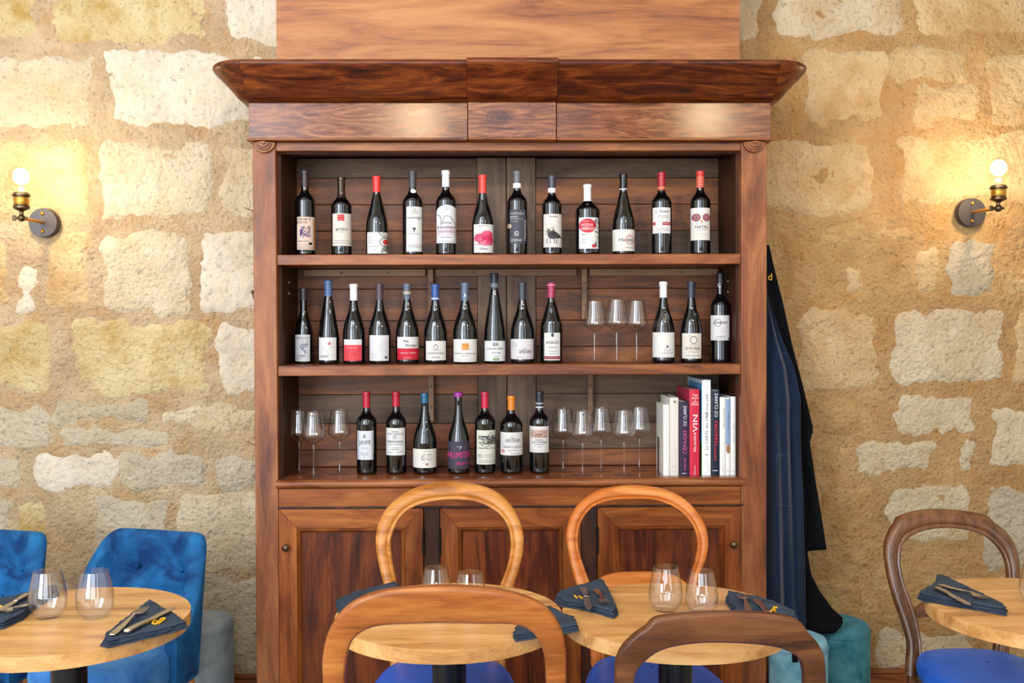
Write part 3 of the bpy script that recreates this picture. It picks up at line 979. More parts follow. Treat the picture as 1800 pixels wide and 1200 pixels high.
def bottle(label, cx, top, wpx, kind, cap, cap_y, lab, labc, shelf_z, Y, pr_=None, facing=0.0, base_dz=0.0, arch=0, cap_short=False, bands=(), extra=None, cap_rough=0.4, group=None, cap_metal=0.0):
    """cx, top, widths and label box in photograph pixels; the bottle stands on shelf_z at depth Y"""
    P0 = at_y((cx, 500), Y)
    mpp = Y / FPX
    R = wpx * mpp / 2 * 0.985
    H = at_y((cx, top), Y).z - shelf_z
    rn = 0.0128
    t = thing('wine_bottle', label, 'bottle', (P0.x, Y, shelf_z), 0.0, group)
    prof = bottle_profile(kind, H, R, rn)
    MB().lathe(prof, 36).build('glass_body', BOTTLE, t, smooth=50)
    # capsule
    zc = at_y((cx, cap_y), Y).z - shelf_z
    cm = plain('capsule', cap, cap_rough, cap_metal, 0.5)
    cp = []
    n = 8
    zl = 0.955 * H
    for k in range(n + 1):
        z = zc + (zl - zc) * k / n if zc < zl - 0.004 else zc + (H * 0.984 - zc) * k / n
        cp.append((max(r_at(prof, z), rn) + 0.0008, z))
    if zc < zl - 0.004:
        cp += [(rn + 0.0026, 0.958 * H), (rn + 0.0026, 0.984 * H)]
    else:
        cp = [(r + 0.001, z) for r, z in cp]
    cp += [(rn + 0.0014, H), (0.0001, H)]
    co = MB().lathe([(cp[0][0] - 0.0007, cp[0][1])] + cp, 28).build('capsule', cm, t, smooth=50)
    for (b0, b1, bc) in bands:
        z0, z1 = at_y((cx, b1), Y).z - shelf_z, at_y((cx, b0), Y).z - shelf_z
        rb = max(r_at(prof, z0), r_at(prof, z1), rn) + 0.0016
        MB().lathe([(rb - 0.001, z0), (rb, z0), (rb, z1), (rb - 0.001, z1)], 28).build('neck_band', paper(bc), co, smooth=50)
    # label: bent round the body
    def bend(px, py, off):
        w = at_y((px, py), Y - R * 0.9)
        z = w.z - shelf_z
        rr_ = max(r_at(prof, z), 0.006)
        s_ = max(-0.985, min(0.985, (w.x - P0.x) / (rr_ if off > 5 else max(rr_, 0.02) if z > 0.2 else R)))
        a = math.asin(s_)
        q = (rr_ if z > 0 else R) + off
        return (q * math.sin(a), -q * math.cos(a), z)
    if lab:
        x0, x1, y0, y1 = lab
        nx_, ny_ = 24, (8 if arch else 2)
        v, f = [], []
        for j in range(ny_ + 1):
            for i in range(nx_ + 1):
                u = i / nx_
                px_ = x0 + (x1 - x0) * u
                yt = y0 + arch * (1 - math.sqrt(max(0.0, 1 - (2 * u - 1) ** 2)))
                v.append(bend(px_, y1 + (yt - y1) * j / ny_, 0.0005))
        for j in range(ny_):
            for i in range(nx_):
                a = j * (nx_ + 1) + i
                f.append((a, a + 1, a + nx_ + 2, a + nx_ + 1))
        lo = MB().add(v, f).build('label', paper(tuple(int(x * 0.9) for x in labc)), t, smooth=60)
    else:
        lo = t
    if pr_:
        for (lay, c), (vv_, ff_) in sorted(pr_.layers.items()):
            v = [bend(p[0], p[1], 0.0005 + 0.0006 * lay) for p in vv_]
            k_ = 0.62 if sum(c) / 3 < 150 and max(c) - min(c) < 40 else 0.9
            MB().add(v, ff_).build('label_print', paper(tuple(int(x * k_) for x in c)), lo)
    if extra:
        extra(t, lo, bend, prof)
    return t

def P():
    return Print()
Y1, Y2, Y3 = 3.50, 3.53, 3.545
G1, G2, G3 = None, None, None
RED, INK, GREY, WHITE = (190, 30, 48), (44, 42, 46), (140, 136, 136), (235, 232, 228)
def medal(t, lo, x, y, r, c, bend):
    n = 20
    v = [bend(x, y, 0.0022)] + [bend(x + r * math.cos(2 * math.pi * k / n), y + r * math.sin(2 * math.pi * k / n), 0.0012) for k in range(n)]
    MB().add(v, [(0, 1 + (k + 1) % n, 1 + k) for k in range(n)]).build('medal', plain('medal', c, 0.35, 0.7), t)

# ---- top shelf, left to right
S = Z_S1
p = P().text('AMORE E', 534, 385, 4.2, (70, 50, 60), 22).text('PSICHE', 531, 391, 4.2, (70, 50, 60), 17).scribble(528, 544, 396, 418, 26, 0.9, (84, 60, 110), 4)
p.disc(530, 408, 2.6, (84, 60, 120), 6).text('VINO ROSSO', 533, 424, 2.6, (60, 50, 52), 18).tiny(524, 545, 430).tiny(524, 550, 434).tiny(524, 550, 437).disc(545, 428, 2.6, (40, 34, 36)).rect(549, 551, 386, 436, (196, 130, 80), 2, 1)
bottle('dark wine bottle with pinkish beige label and violet figure, leftmost on the top shelf', 537, 300, 36, 'bordeaux', (46, 36, 40), 329, (522, 552, 381, 439), (222, 196, 178), S, Y1, p)
p = P().rect(593.5, 605, 377, 388, (200, 44, 50)).tiny(594.5, 604, 380, (235, 170, 170)).tiny(594.5, 604, 385, (235, 170, 170)).text('gitàn', 600, 402, 5, (110, 104, 104), 19).tiny(597, 604, 408).tiny(587, 614, 423).tiny(585, 616, 427)
bottle('wine bottle with cream label bearing a small red square, second on the top shelf', 601, 311.5, 36, 'bordeaux', (60, 48, 38), 349, (584, 617, 375, 432), (216, 210, 202), S, Y1, p, cap_rough=0.15, cap_metal=0.6)
p = P().ring(675, 425, 7.0, 7.8, (40, 36, 40)).disc(677, 425, 4.6, (214, 60, 56)).line([(665, 408), (668, 412), (672, 415), (676, 418)], 0.9, INK).line([(672, 409), (675, 413), (678, 416)], 0.8, INK).scribble(670, 682, 430, 444, 12, 0.8, INK, 3).tiny(647, 662, 411).tiny(647, 655, 415).tiny(647, 654, 419).tiny(647, 654, 423).tiny(647, 655, 427).tiny(647, 666, 433).tiny(655, 661, 440)
bottle('sloping burgundy bottle with bright red capsule and low white label, third on the top shelf', 663, 310, 38.5, 'cone', (226, 48, 52), 338, (645, 683, 408, 445.5), (232, 230, 228), S, Y1, p)
p = P().disc(728, 369, 3.2, (190, 188, 186)).disc(725, 373, 3.2, (196, 194, 192)).disc(731, 373, 3.2, (196, 194, 192)).text('Lambruge', 728, 382, 4.6, (120, 116, 118), 24, slant=0.25).line([(716, 386), (740, 386)], 0.4, GREY).line([(728, 400), (728, 408)], 1.6, (120, 118, 122)).disc(728, 402, 3.0, (130, 128, 132), 2.4).line([(723, 408), (733, 408)], 0.6, GREY).tiny(718, 738, 411).tiny(717, 741, 431).tiny(717, 741, 434)
def ex4(t, lo, bend, prof):
    n = 18
    v = [bend(726, 334.5, 0.0026)] + [bend(726 + 6 * math.cos(2 * math.pi * k / n), 334.5 + 3.6 * math.sin(2 * math.pi * k / n), 0.002) for k in range(n)]
    MB().add(v, [(0, 1 + (k + 1) % n, 1 + k) for k in range(n)]).build('neck_sticker', paper(WHITE), t)
bottle('wine bottle with charcoal capsule, round white neck sticker and tall narrow white label', 726, 301, 36, 'bordeaux', (62, 58, 64), 330, (714.5, 741, 363, 442), (226, 226, 224), S, Y1, p, extra=ex4)
p = P().ring(785, 366, 2.4, 2.9, GREY).rect(767.5, 803.5, 398, 414, (216, 202, 212)).line([(768, 376), (774, 380), (776, 390), (775, 396)], 0.9, INK).line([(778, 390), (780, 382), (785, 379), (792, 381), (796, 388), (800, 394)], 0.8, INK).text('umu', 785, 391, 4.6, INK, 15, slant=0.2).text('Lacabari', 785, 398.5, 4.6, INK, 30, slant=0.2).text('VALENTE ROSSO', 786, 407, 3.0, (120, 90, 100), 32).text('NEGROAMARO', 784, 417, 2.2, (110, 104, 108), 18).tiny(772, 799, 424)
bottle('wine bottle with white capsule and arched white label in scrawled handwriting', 784.5, 300, 36, 'bordeaux', (218, 220, 224), 329, (767, 804, 360, 427), (228, 226, 230), S, Y1, p, arch=12)
p = P().text('PRIMITIVO', 850, 397, 2.2, GREY, 16)
for k, (xx, yy, a, b) in enumerate(((848, 418, 14, 8), (856, 412, 10, 7), (840, 420, 7, 5), (860, 421, 6, 9), (853, 427, 9, 5))):
    p.disc(xx, yy, a, ((222, 60, 104), (232, 92, 128), (226, 120, 150), (214, 50, 96), (236, 130, 158))[k], b, 1 if k < 3 else 2)
p.scribble(836, 864, 410, 430, 26, 0.8, (190, 36, 80), 5).text('idiae', 850, 436.5, 4.4, (90, 84, 90), 13)
bottle('burgundy bottle with vermilion capsule and white label with a pink brush mark', 849, 308, 38.5, 'burgundy', (210, 62, 52), 340, (833, 867, 394, 444), (230, 228, 228), S, Y1, p)
LG = (206, 206, 212)
p = P().text('VALPOLICELLA', 909, 375, 3.6, LG, 23).text('RIPASSO', 904, 381, 3.6, LG, 13).tiny(898, 919, 385, LG).tiny(898, 910, 389, LG).ring(908, 410, 3.0, 3.8, LG).scribble(905, 911, 406, 415, 10, 0.6, LG, 2).text('ZENI', 907, 422, 4.6, LG, 18).text('MAROGNE', 922.5, 404, 3.2, LG, 36, rot=90)
def ex7(t, lo, bend, prof):
    medal(t, lo, 895.5, 397, 4.2, (196, 186, 160), bend)
bottle('wine bottle with dark grey label lettered in silver and a grey capsule', 909.5, 301, 36, 'bordeaux', (96, 96, 102), 322, (896, 924, 368, 428), (72, 72, 82), S, Y1, p, bands=((322.5, 331, WHITE),), extra=ex7)
p = P().text('ISPANIA', 973, 380.5, 2.6, (120, 114, 112), 15).line([(957, 384.5), (987, 384.5)], 0.4, GREY)
for k in range(40):
    a = R_(100 + k * 2.6)
    x, y = 973 + rng.uniform(-6, 4), 410 + rng.uniform(-3, 6)
    l = rng.uniform(7, 16)
    p.line([(x, y), (x + math.cos(a) * l * 0.8, y - math.sin(a) * l * 0.8)], 0.6, (60, 56, 58))
p.disc(972, 413, 9, (84, 80, 80), 7).disc(980, 415, 5, (92, 88, 86), 4).line([(983, 415), (986, 418)], 2.4, (70, 66, 66))
for xx in (963, 968, 975, 979):
    p.line([(xx, 418), (xx - 1.5, 424), (xx + 0.5, 428)], 1.0, (60, 56, 58))
bottle('wine bottle with a porcupine drawn on its off-white label', 970.5, 309, 35, 'bordeaux', (58, 62, 76), 330.5, (956, 988, 376, 434.5), (222, 216, 210), S, Y1, p, bands=((331, 339, (222, 214, 204)),))
p = P().disc(1033, 396.5, 14.5, (206, 42, 66), 12.5).text('MODUS', 1032, 395, 4.6, WHITE, 20).text('BIBENDI', 1034, 401.5, 4.6, WHITE, 22).tiny(1025, 1035, 389, WHITE).text('NERO', 1026, 412, 2.4, (110, 100, 100), 8).tiny(1023, 1030, 421).tiny(1023, 1031, 425).tiny(1023, 1030, 428).scribble(1045, 1052, 384, 432, 30, 0.8, (44, 40, 44), 8).disc(1044, 432, 4, (206, 60, 70), 3).line([(1020, 436.5), (1051, 436.5)], 1.0, (206, 60, 70))
bottle('stout wine bottle with white capsule and a red oval on its white label', 1033, 324.5, 43, 'bordeaux', (222, 222, 224), 354, (1018.5, 1052.5, 382, 437), (230, 228, 228), S, Y1, p)
p = P().ring(1107, 421, 7.4, 8.2, (196, 120, 90)).ring(1107, 421, 5.6, 6.2, (206, 140, 110)).text('Hartley', 1102, 421, 6, (60, 54, 58), 27, slant=0.3).tiny(1098, 1114, 435)
bottle('burgundy bottle with black screw cap and handwritten name over an orange ring', 1096, 306, 40, 'cone', (20, 22, 26), 331, (1077, 1117, 403, 441), (228, 224, 220), S, Y1, p, bands=((332, 333.8, (210, 206, 204)),), cap_rough=0.2)
p = P().text('L. Novana', 1165, 371, 4.6, (110, 104, 110), 22, slant=0.3).tiny(1157, 1174, 379).tiny(1157, 1174, 382).rect(1149.5, 1153, 390, 395.5, (190, 40, 54)).rect(1164, 1178.5, 390, 395.5, (176, 34, 50)).text('RISERVA', 1171, 392.7, 2.2, (230, 200, 200), 11).tiny(1155, 1176, 402).tiny(1155, 1176, 405)
bottle('wine bottle with wine-red capsule and white label crossed by a short red band', 1163, 303, 36, 'bordeaux', (160, 30, 46), 335, (1149, 1179, 364.5, 410), (228, 226, 226), S, Y1, p, bands=((329, 333, (196, 120, 90)),))
p = P()
for xx in (1224.5, 1241.5):
    p.disc(xx, 382, 6.8, (120, 36, 62)).ring(xx, 382, 4.4, 5.2, (214, 150, 160)).ring(xx, 382, 2.0, 2.8, (226, 190, 190))
p.disc(1241.5, 382, 1.4, (200, 60, 60), lay=3)
p._add((222, 130, 60), [(1233, 386.5), (1235, 389), (1233, 391.8), (1231, 389)], [(0, 1, 2, 3)], 2).text('NATAL', 1233.5, 398.5, 5.4, (60, 54, 60), 21).tiny(1225, 1241, 404).tiny(1223, 1244, 411, (200, 190, 186)).tiny(1223, 1244, 415, (200, 190, 186))
bottle('wine bottle with red striped capsule and white label with two round owl eyes', 1231, 301, 36, 'bordeaux', (196, 58, 48), 330.5, (1214.5, 1249, 365, 422), (230, 226, 222), S, Y1, p, bands=tuple((312 + k * 3.2, 313 + k * 3.2, (226, 150, 120)) for k in range(6)))

# ---- middle shelf
S = Z_S2
p = P().text('LES GRANDS SEIGNEURS', 531, 594, 2.0, GREY, 22)
for k, (xx, yy) in enumerate(((531, 605), (535, 605), (539, 605), (529, 609), (533, 609), (537, 609), (533, 613), (531, 613), (535, 616), (537, 619))):
    p.rect(xx - 1.4, xx + 1.4, yy - 1.4, yy + 1.4, (70, 66, 130), 2, 1).rect(xx - 0.5, xx + 0.5, yy - 0.5, yy + 0.5, (206, 206, 216), 3, 1)
p.line([(531, 600), (540, 600)], 0.8, INK).text('LES GRANDES', 529, 625, 2.6, (90, 86, 100), 15).tiny(521, 530, 629).tiny(521, 526, 632)
bottle('slim dark bottle with pale grey label and violet square grapes, leftmost on the middle shelf', 533.5, 507, 32, 'burgundy', (40, 32, 34), 528, (518, 544, 588, 635), (206, 206, 208), S, Y2 + 0.03, p)
p = P().disc(579, 604, 2.3, (214, 90, 90)).scribble(568, 588, 600, 624, 9, 0.5, (190, 188, 188), 9).text('ADIRE', 570, 626, 2.8, (80, 76, 80), 13)
bottle('slender bottle with slate blue capsule and white label bearing a tiny red flower', 577, 493, 37, 'flute', (70, 96, 136), 520.5, (560, 590, 593, 633), (226, 224, 222), S, Y2, p)
p = P().rect(604.2, 634.8, 606, 634, (222, 72, 82)).tiny(610, 628, 611, (240, 200, 200)).disc(622, 621.5, 4.4, (206, 56, 68), 3.4, 2).tiny(607, 630, 601, (200, 196, 196))
bottle('burgundy bottle with white flared capsule and coral red label', 621.6, 499, 39, 'burgundy', (224, 224, 228), 528, (604, 635, 596.5, 634), (228, 226, 226), S, Y2, p)
p = P()
for yy in (601, 605, 609, 613, 618):
    p.tiny(664, 680, yy, (204, 200, 202), 0.8)
p.tiny(651, 666, 623, (190, 186, 186)).rect(676, 680, 626, 630, (120, 116, 120), 2, 1).tiny(651, 661, 628, (190, 186, 186))
bottle('burgundy bottle with brown-violet capsule and almost blank white label', 667, 499, 39, 'burgundy', (72, 54, 62), 528, (649, 682.5, 589, 634), (222, 220, 224), S, Y2, p)
p = P().rect(698.3, 735.3, 612, 632, (200, 30, 54)).text('Mas', 714, 599, 5, (70, 66, 66), 9, slant=0.1).text('Nicolas', 722, 606.5, 5.2, (70, 66, 66), 18, slant=0.1).text('GRAND TERRE', 717, 620, 2.6, (240, 190, 190), 27).text('LANGUEDOC', 717, 628.5, 2.2, (240, 190, 190), 13)
bottle('burgundy bottle with label white above and crimson below', 715.5, 498.5, 40.7, 'burgundy', (84, 94, 110), 526, (698, 735.6, 592, 632), (228, 226, 226), S, Y2, p, bands=((512, 517, (170, 160, 140)),))
p = P().ring(766, 610, 3.2, 4.0, (130, 128, 132)).line([(763, 604), (766, 606), (769, 604)], 0.8, GREY).tiny(758, 775, 615.5).text('CHARDONS', 766, 620.5, 3.2, (130, 126, 128), 27).text('Côtes du Rhône', 766, 627.5, 2.6, (140, 136, 140), 15, slant=0.2)
bottle('burgundy bottle with royal blue capsule and white label with a small crest', 765, 499.4, 41, 'burgundy', (48, 78, 146), 528, (748.5, 783, 599, 633), (228, 226, 222), S, Y2, p, bands=((523.5, 526, (190, 200, 220)),))
p = P().rect(812, 824, 603, 615, (222, 150, 74)).tiny(813, 823, 606, (190, 110, 50)).tiny(813, 823, 611, (236, 190, 130)).text('DOMAINE DE LA PIERRE BLANCHE', 818, 621, 2.2, (130, 126, 126), 38).tiny(812, 823, 625).tiny(804, 832, 632, (190, 186, 184))
bottle('burgundy bottle with grey-blue capsule and white label with an orange square', 817, 497, 43, 'burgundy', (86, 100, 126), 528, (797, 838, 596, 636), (230, 228, 224), S, Y2, p,
       extra=lambda t, lo, bend, prof: MB().add([bend(x, y, 0.0018) for x, y in ((814, 522), (816.6, 515), (817.4, 515), (820, 522), (818.6, 522), (817, 517.5), (815.4, 522))], [(0, 1, 5, 6), (1, 2, 5), (2, 3, 4, 5)]).build('capsule_mark', paper(WHITE), t))
p = P().text('BR', 872, 605, 6.6, (70, 70, 74), 10).line([(864, 606), (880, 606)], 0.5, GREY).text('DOMAINE BORIE', 870, 612.5, 2.8, (90, 88, 92), 27).text('PINOT NOIR', 872, 620, 2.4, (110, 108, 110), 15).tiny(868, 876, 626).rect(867, 877, 629, 633.5, (122, 160, 96), 1, 2).tiny(868, 876, 631, (220, 230, 210))
bottle('tallest flute bottle with black capsule and white label with green patch, middle shelf', 869, 480, 37.6, 'flute', (30, 34, 44), 509.5, (852, 888, 599, 634.5), (226, 228, 228), S, Y2, p, bands=((498, 505, (110, 116, 126)),))
p = P().disc(904, 605, 5, (200, 198, 204)).text('SHEITAN', 923, 617.5, 6.4, (84, 80, 86), 20).tiny(917, 925, 612).tiny(900, 907, 613, (190, 188, 190)).tiny(908, 936, 627, (190, 160, 160))
bottle('burgundy bottle with black capsule and off-white label with a grey circle', 918, 497, 42, 'burgundy', (50, 56, 66), 526, (897.5, 938, 595.6, 631), (222, 218, 220), S, Y2, p)
p = P().disc(971, 588.5, 2.6, (110, 108, 112), 3.6).line([(964, 590.5), (979, 590.5)], 0.6, GREY).text('ARBOIS', 971, 601.5, 5, (130, 128, 132), 22).text('Trousseau', 971, 610, 2.6, GREY, 14, slant=0.2).tiny(964, 978, 617).tiny(966, 976, 621).rect(957.5, 984, 626, 631, (140, 30, 44)).tiny(959, 983, 628.5, (230, 190, 190))
bottle('round-shouldered bottle with raspberry capsule and tall label edged dark red below', 969, 496.7, 40, 'arbois', (160, 48, 84), 523, (957, 984.6, 584.7, 633), (224, 224, 222), S, Y2, p, bands=((500.5, 502, (220, 170, 190)),))
def embl(x, y, rx, ry, c):
    def fn(t, lo, bend, prof):
        n = 22
        for q, (k0, k1) in enumerate(((0.84, 1.0), (0.45, 0.62))):
            v = [bend(x + rx * k * math.cos(2 * math.pi * i / n), y + ry * k * math.sin(2 * math.pi * i / n), 0.0026) for k in (k0, k1) for i in range(n)]
            MB().add(v, [(i, n + i, n + (i + 1) % n, (i + 1) % n) for i in range(n)]).build('embossed_crest', c, t, smooth=60, solid=0.0015)
        v = [bend(x + dx_, y + dy_, 0.003) for dx_, dy_ in ((-1.2, -ry * 0.4), (1.2, -ry * 0.4), (1.2, ry * 0.4), (-1.2, ry * 0.4))]
        MB().add(v, [(0, 1, 2, 3)]).build('embossed_crest', c, t, solid=0.0015)
    return fn
SILV = plain('embossed_silver', (120, 118, 116), 0.3, 0.7)
p = P().rect(1171, 1174, 607, 611, (110, 106, 110), 2, 1).tiny(1167, 1179, 615.5).tiny(1164, 1182, 620)
bottle('burgundy bottle with white capsule, silver crest medal and nearly plain white label', 1166, 495, 40, 'burgundy', (222, 222, 226), 523, (1147, 1187, 584, 628), (230, 228, 226), S, Y2 - 0.01, p, extra=embl(1170.5, 556.5, 8.5, 11, SILV))
p = P().ring(1219, 597.5, 5.2, 6.2, (140, 124, 116), ry=1.1).line([(1212, 589), (1214, 592)], 1.0, (140, 110, 100)).tiny(1212, 1226, 606).text('D\'OURIA', 1218, 612, 5.2, (120, 112, 108), 24).tiny(1210, 1227, 618.5).tiny(1207, 1230, 625)
bottle('burgundy bottle with dark navy capsule, embossed crest and cream label with a large O', 1215, 495, 39, 'burgundy', (44, 46, 66), 523, (1201, 1234, 585.6, 630), (228, 222, 210), S, Y2 - 0.01, p, extra=embl(1218, 555, 8, 11, BOTTLE))
p = P().text('Camarette', 1267, 566, 5.6, (90, 84, 90), 22, slant=0.35).ring(1262, 567, 5, 5.6, (110, 104, 110), ry=1.2).scribble(1262, 1276, 573, 586, 8, 0.5, (214, 210, 212), 4).text('AMRITA', 1268, 591, 2.4, (110, 106, 110), 15).tiny(1259, 1276, 595).rect(1280, 1282, 593, 596, (80, 76, 80), 2, 1)
bottle('tall black-capsuled bottle with a high-set white label, rightmost on the middle shelf', 1266, 480, 36, 'bordeaux', (24, 26, 32), 500, (1252, 1283, 554, 598), (226, 224, 226), S, Y2, p,
       extra=lambda t, lo, bend, prof: MB().add([bend(x, y, 0.0022) for x, y in [(1266 + 3.6 * math.cos(0.6 + k * 0.5), 501 + 3.6 * math.sin(0.6 + k * 0.5)) for k in range(10)] + [(1266 + 2.8 * math.cos(0.6 + k * 0.5), 501 + 2.8 * math.sin(0.6 + k * 0.5)) for k in range(10)]], [(k, k + 1, 11 + k, 10 + k) for k in range(9)]).build('capsule_mark', paper(WHITE), t))

# ---- counter row
S = Z_CT
def frame_box(p, x0, x1, y0, y1, c=(120, 124, 132), w=0.6):
    return p.line([(x0, y0), (x1, y0), (x1, y1), (x0, y1), (x0, y0)], w, c)
p = frame_box(P(), 630, 653.5, 759.5, 805.5).text('&', 641, 766, 6, (110, 108, 114), 5).text('JASPE', 641.5, 777, 7, (110, 112, 124), 20).tiny(636, 647, 787).tiny(635, 648, 796).tiny(635, 648, 799).rect(640, 642, 803, 804, INK, 2, 1)
bottle('bordeaux bottle with red capsule and framed white label, leftmost on the counter', 643, 688, 36, 'bordeaux', (176, 24, 52), 716, (627.6, 655.5, 757, 807.7), (220, 222, 228), S, Y3, p)
p = P().text('Château', 694, 758, 3, (120, 116, 118), 12, slant=0.2).text('HAUT ARNAUD', 694.5, 762.5, 2.6, (130, 126, 128), 28).ring(694, 768, 2.2, 3.0, (140, 120, 110)).text('MONTPEYROUX', 694.5, 776, 4.2, (84, 80, 84), 26).tiny(682, 707, 781).tiny(690, 700, 786).text('Grand Vin', 694, 789, 2.4, GREY, 12).tiny(681, 690, 795).tiny(699, 708, 794).line([(679, 753.5), (710, 753.5)], 0.5, GREY)
bottle('bordeaux bottle with red capsule and white château label of many printed lines', 695, 688, 36, 'bordeaux', (176, 20, 46), 714, (678, 711, 752, 800), (226, 226, 224), S, Y3, p)
p = P().text('68', 750, 803, 11, (120, 112, 112), 18).text('68', 750.4, 803, 9.4, (228, 222, 214), 16.4, lay=3).line([(744, 795), (749, 792), (753, 794), (757, 792)], 0.5, GREY).disc(750.5, 815.5, 2.6, (176, 100, 100), 2).line([(744, 813), (757, 813)], 0.5, GREY).tiny(729, 742, 799, (220, 200, 196))
bottle('squat burgundy bottle with teal wax seal and white label numbered 68', 745.5, 690.7, 42, 'burgundy', (22, 92, 128), 708, (725, 766, 789, 822), (232, 228, 222), S, Y3, p, cap_rough=0.35)
PK = (236, 60, 140)
p = P().text('PR1MITIF', 806, 799.5, 11, PK, 38, rot=3).text('2021', 808, 814, 5, PK, 12).text('PRIMITIVO', 819, 814, 4, (200, 50, 110), 10).scribble(804, 812, 783, 792, 6, 0.7, (190, 190, 200), 7).tiny(789, 800, 783, (130, 128, 140)).tiny(789, 800, 787, (130, 128, 140))
bottle('burgundy bottle with purple wax top and charcoal label scrawled in hot pink', 805, 689, 38.5, 'burgundy', (168, 52, 150), 697, (787, 825, 775.6, 824.5), (66, 62, 76), S, Y3, p)
p = P().scribble(842, 870, 766, 780, 40, 0.8, (90, 88, 84), 11)
p.line([(858, 765), (862, 759), (866, 765), (866, 773), (858, 773), (858, 765)], 0.9, (80, 78, 76)).line([(842, 772), (842, 768), (850, 768), (850, 773)], 0.8, (90, 88, 84)).line([(845, 781), (852, 785), (860, 783), (868, 780)], 0.9, (100, 98, 94))
p.text('Château Beau Rivage', 856, 787, 3, (90, 86, 84), 30, slant=0.2).line([(847, 794), (866, 794)], 1.2, (100, 96, 92)).ring(844.5, 801, 2.6, 3.4, (100, 96, 92)).tiny(852, 869, 799).tiny(852, 869, 803).tiny(841, 870, 809).tiny(841, 870, 812)
bottle('bordeaux bottle with crimson capsule and cream label engraved with a castle', 851.5, 688, 37, 'bordeaux', (188, 26, 62), 717, (838, 871, 756, 816), (224, 222, 212), S, Y3, p)
p = P()
for xx, hh in ((889, 5), (893, 7), (898, 11), (901, 8), (906, 7), (910, 6)):
    p.line([(xx, 777), (xx, 777 - hh * 0.7), (xx + 1.6, 777 - hh), (xx + 3.2, 777 - hh * 0.7), (xx + 3.2, 777)], 0.7, (120, 118, 118))
p.line([(883, 778), (917, 778)], 0.5, (190, 180, 160)).text('CHÂTEAU LA GRANGE', 900, 785, 3.4, (130, 128, 130), 31).tiny(893, 910, 791).disc(885, 792.5, 2.8, (206, 140, 120)).tiny(897, 915, 797)
bottle('bordeaux bottle with orange capsule and white label showing a château outline', 898, 695, 40, 'bordeaux', (214, 124, 32), 720, (880, 919, 759.6, 800), (226, 224, 222), S, Y3, p)
p = frame_box(P().rect(934, 962, 755, 769, (206, 178, 166)), 934, 962, 755, 769, (150, 110, 100), 0.6).rect(944, 954, 761, 766.5, (176, 130, 116), 2, 2).scribble(935, 961, 758, 768, 14, 0.6, (140, 92, 84), 13)
p.text('Château', 948, 772.5, 2.6, (130, 120, 118), 12, slant=0.2).text('LA CADERIE', 948.5, 776.8, 3.4, (110, 104, 106), 24).tiny(940, 957, 781).tiny(945, 951, 785).tiny(934, 962, 791, (190, 160, 156))
bottle('bordeaux bottle with black capsule and white label with a pink framed vignette', 947.7, 687.6, 36, 'bordeaux', (26, 30, 42), 713, (930.6, 965, 749, 795), (226, 222, 220), S, Y3, p, bands=((714, 716.2, (214, 214, 214)), (707, 710, (150, 156, 166))))

# ================================================================== WINE GLASSES
def wine_glass(px, rim, base_y, shelf_z, label, group):
    """px: stem, rim and foot rows in photograph pixels; depth from where the foot stands on the shelf"""
    if base_y is None:
        Y = 3.52
        g = Vector((at_y((px, 600), Y).x, Y, shelf_z))
    else:
        g = at_z((px, base_y), shelf_z)
    H = at_y((px, rim), g.y).z - shelf_z
    t = thing('wine_glass', label, 'wine glass', (g.x, g.y, shelf_z), 0.0, group)
    k = H / 0.23
    outer = catmull([(0.0045, 0.112), (0.012, 0.119), (0.026, 0.128), (0.038, 0.139), (0.0415, 0.149), (0.0395, 0.165), (0.0355, 0.190), (0.0318, 0.214), (0.0296, 0.23)], 4)
    inner = [(max(0.0001, r - 0.0010), z + (0.002 if i == 0 else 0)) for i, (r, z) in enumerate(outer)]
    MB().lathe([(r * k, z * k) for r, z in outer] + [(r * k, z * k) for r, z in reversed(inner)], 36).build('bowl', GLASS, t, smooth=180)
    st = [(0.0105, 0.004), (0.0055, 0.010), (0.0040, 0.020), (0.0034, 0.05), (0.0034, 0.09), (0.0040, 0.106), (0.0046, 0.1125)]
    MB().lathe([(r * k, z * k) for r, z in st], 16).build('stem', GLASS, t, smooth=180)
    ft = [(0.0001, 0.0002), (0.030, 0.0002), (0.0395, 0.0006), (0.0400, 0.0014), (0.036, 0.0022), (0.022, 0.0028), (0.0105, 0.0045)]
    MB().lathe([(r * k, z * k) for r, z in ft], 36).build('foot', GLASS, t, smooth=60)
for px, rim, b, l in ((1045, 528.5, None, 'clear stemmed wine glass on the middle shelf, left of three beside the bottles'),
                      (1084, 526, None, 'clear stemmed wine glass on the middle shelf, tallest and middle of three'),
                      (1119, 528, None, 'clear stemmed wine glass on the middle shelf, right of three next to white-capsuled bottle')):
    wine_glass(px, rim, b, Z_S2, l, 'wine glasses on the shelves')
for px, rim, b, l in ((526, 720.6, 831.5, 'clear stemmed wine glass at the far left of the counter, standing back'),
                      (551.5, 723, 837.5, 'clear stemmed wine glass at left of the counter, standing in front'),
                      (597, 720, 831.5, 'clear stemmed wine glass on the counter next to the leftmost counter bottle'),
                      (990, 717.4, 827.5, 'clear stemmed wine glass on the counter beside black-capsuled château bottle'),
                      (1024, 721, 833.5, 'clear stemmed wine glass on the counter, front left of the group of five'),
                      (1056.6, 716, 826.5, 'clear stemmed wine glass on the counter, back middle of the group of five'),
                      (1097, 720, 833, 'clear stemmed wine glass on the counter, front right of the group of five'),
                      (1124, 714, 825.5, 'clear stemmed wine glass on the counter, back right nearest the books')):
    wine_glass(px, rim, b, Z_CT, l, 'wine glasses on the shelves')

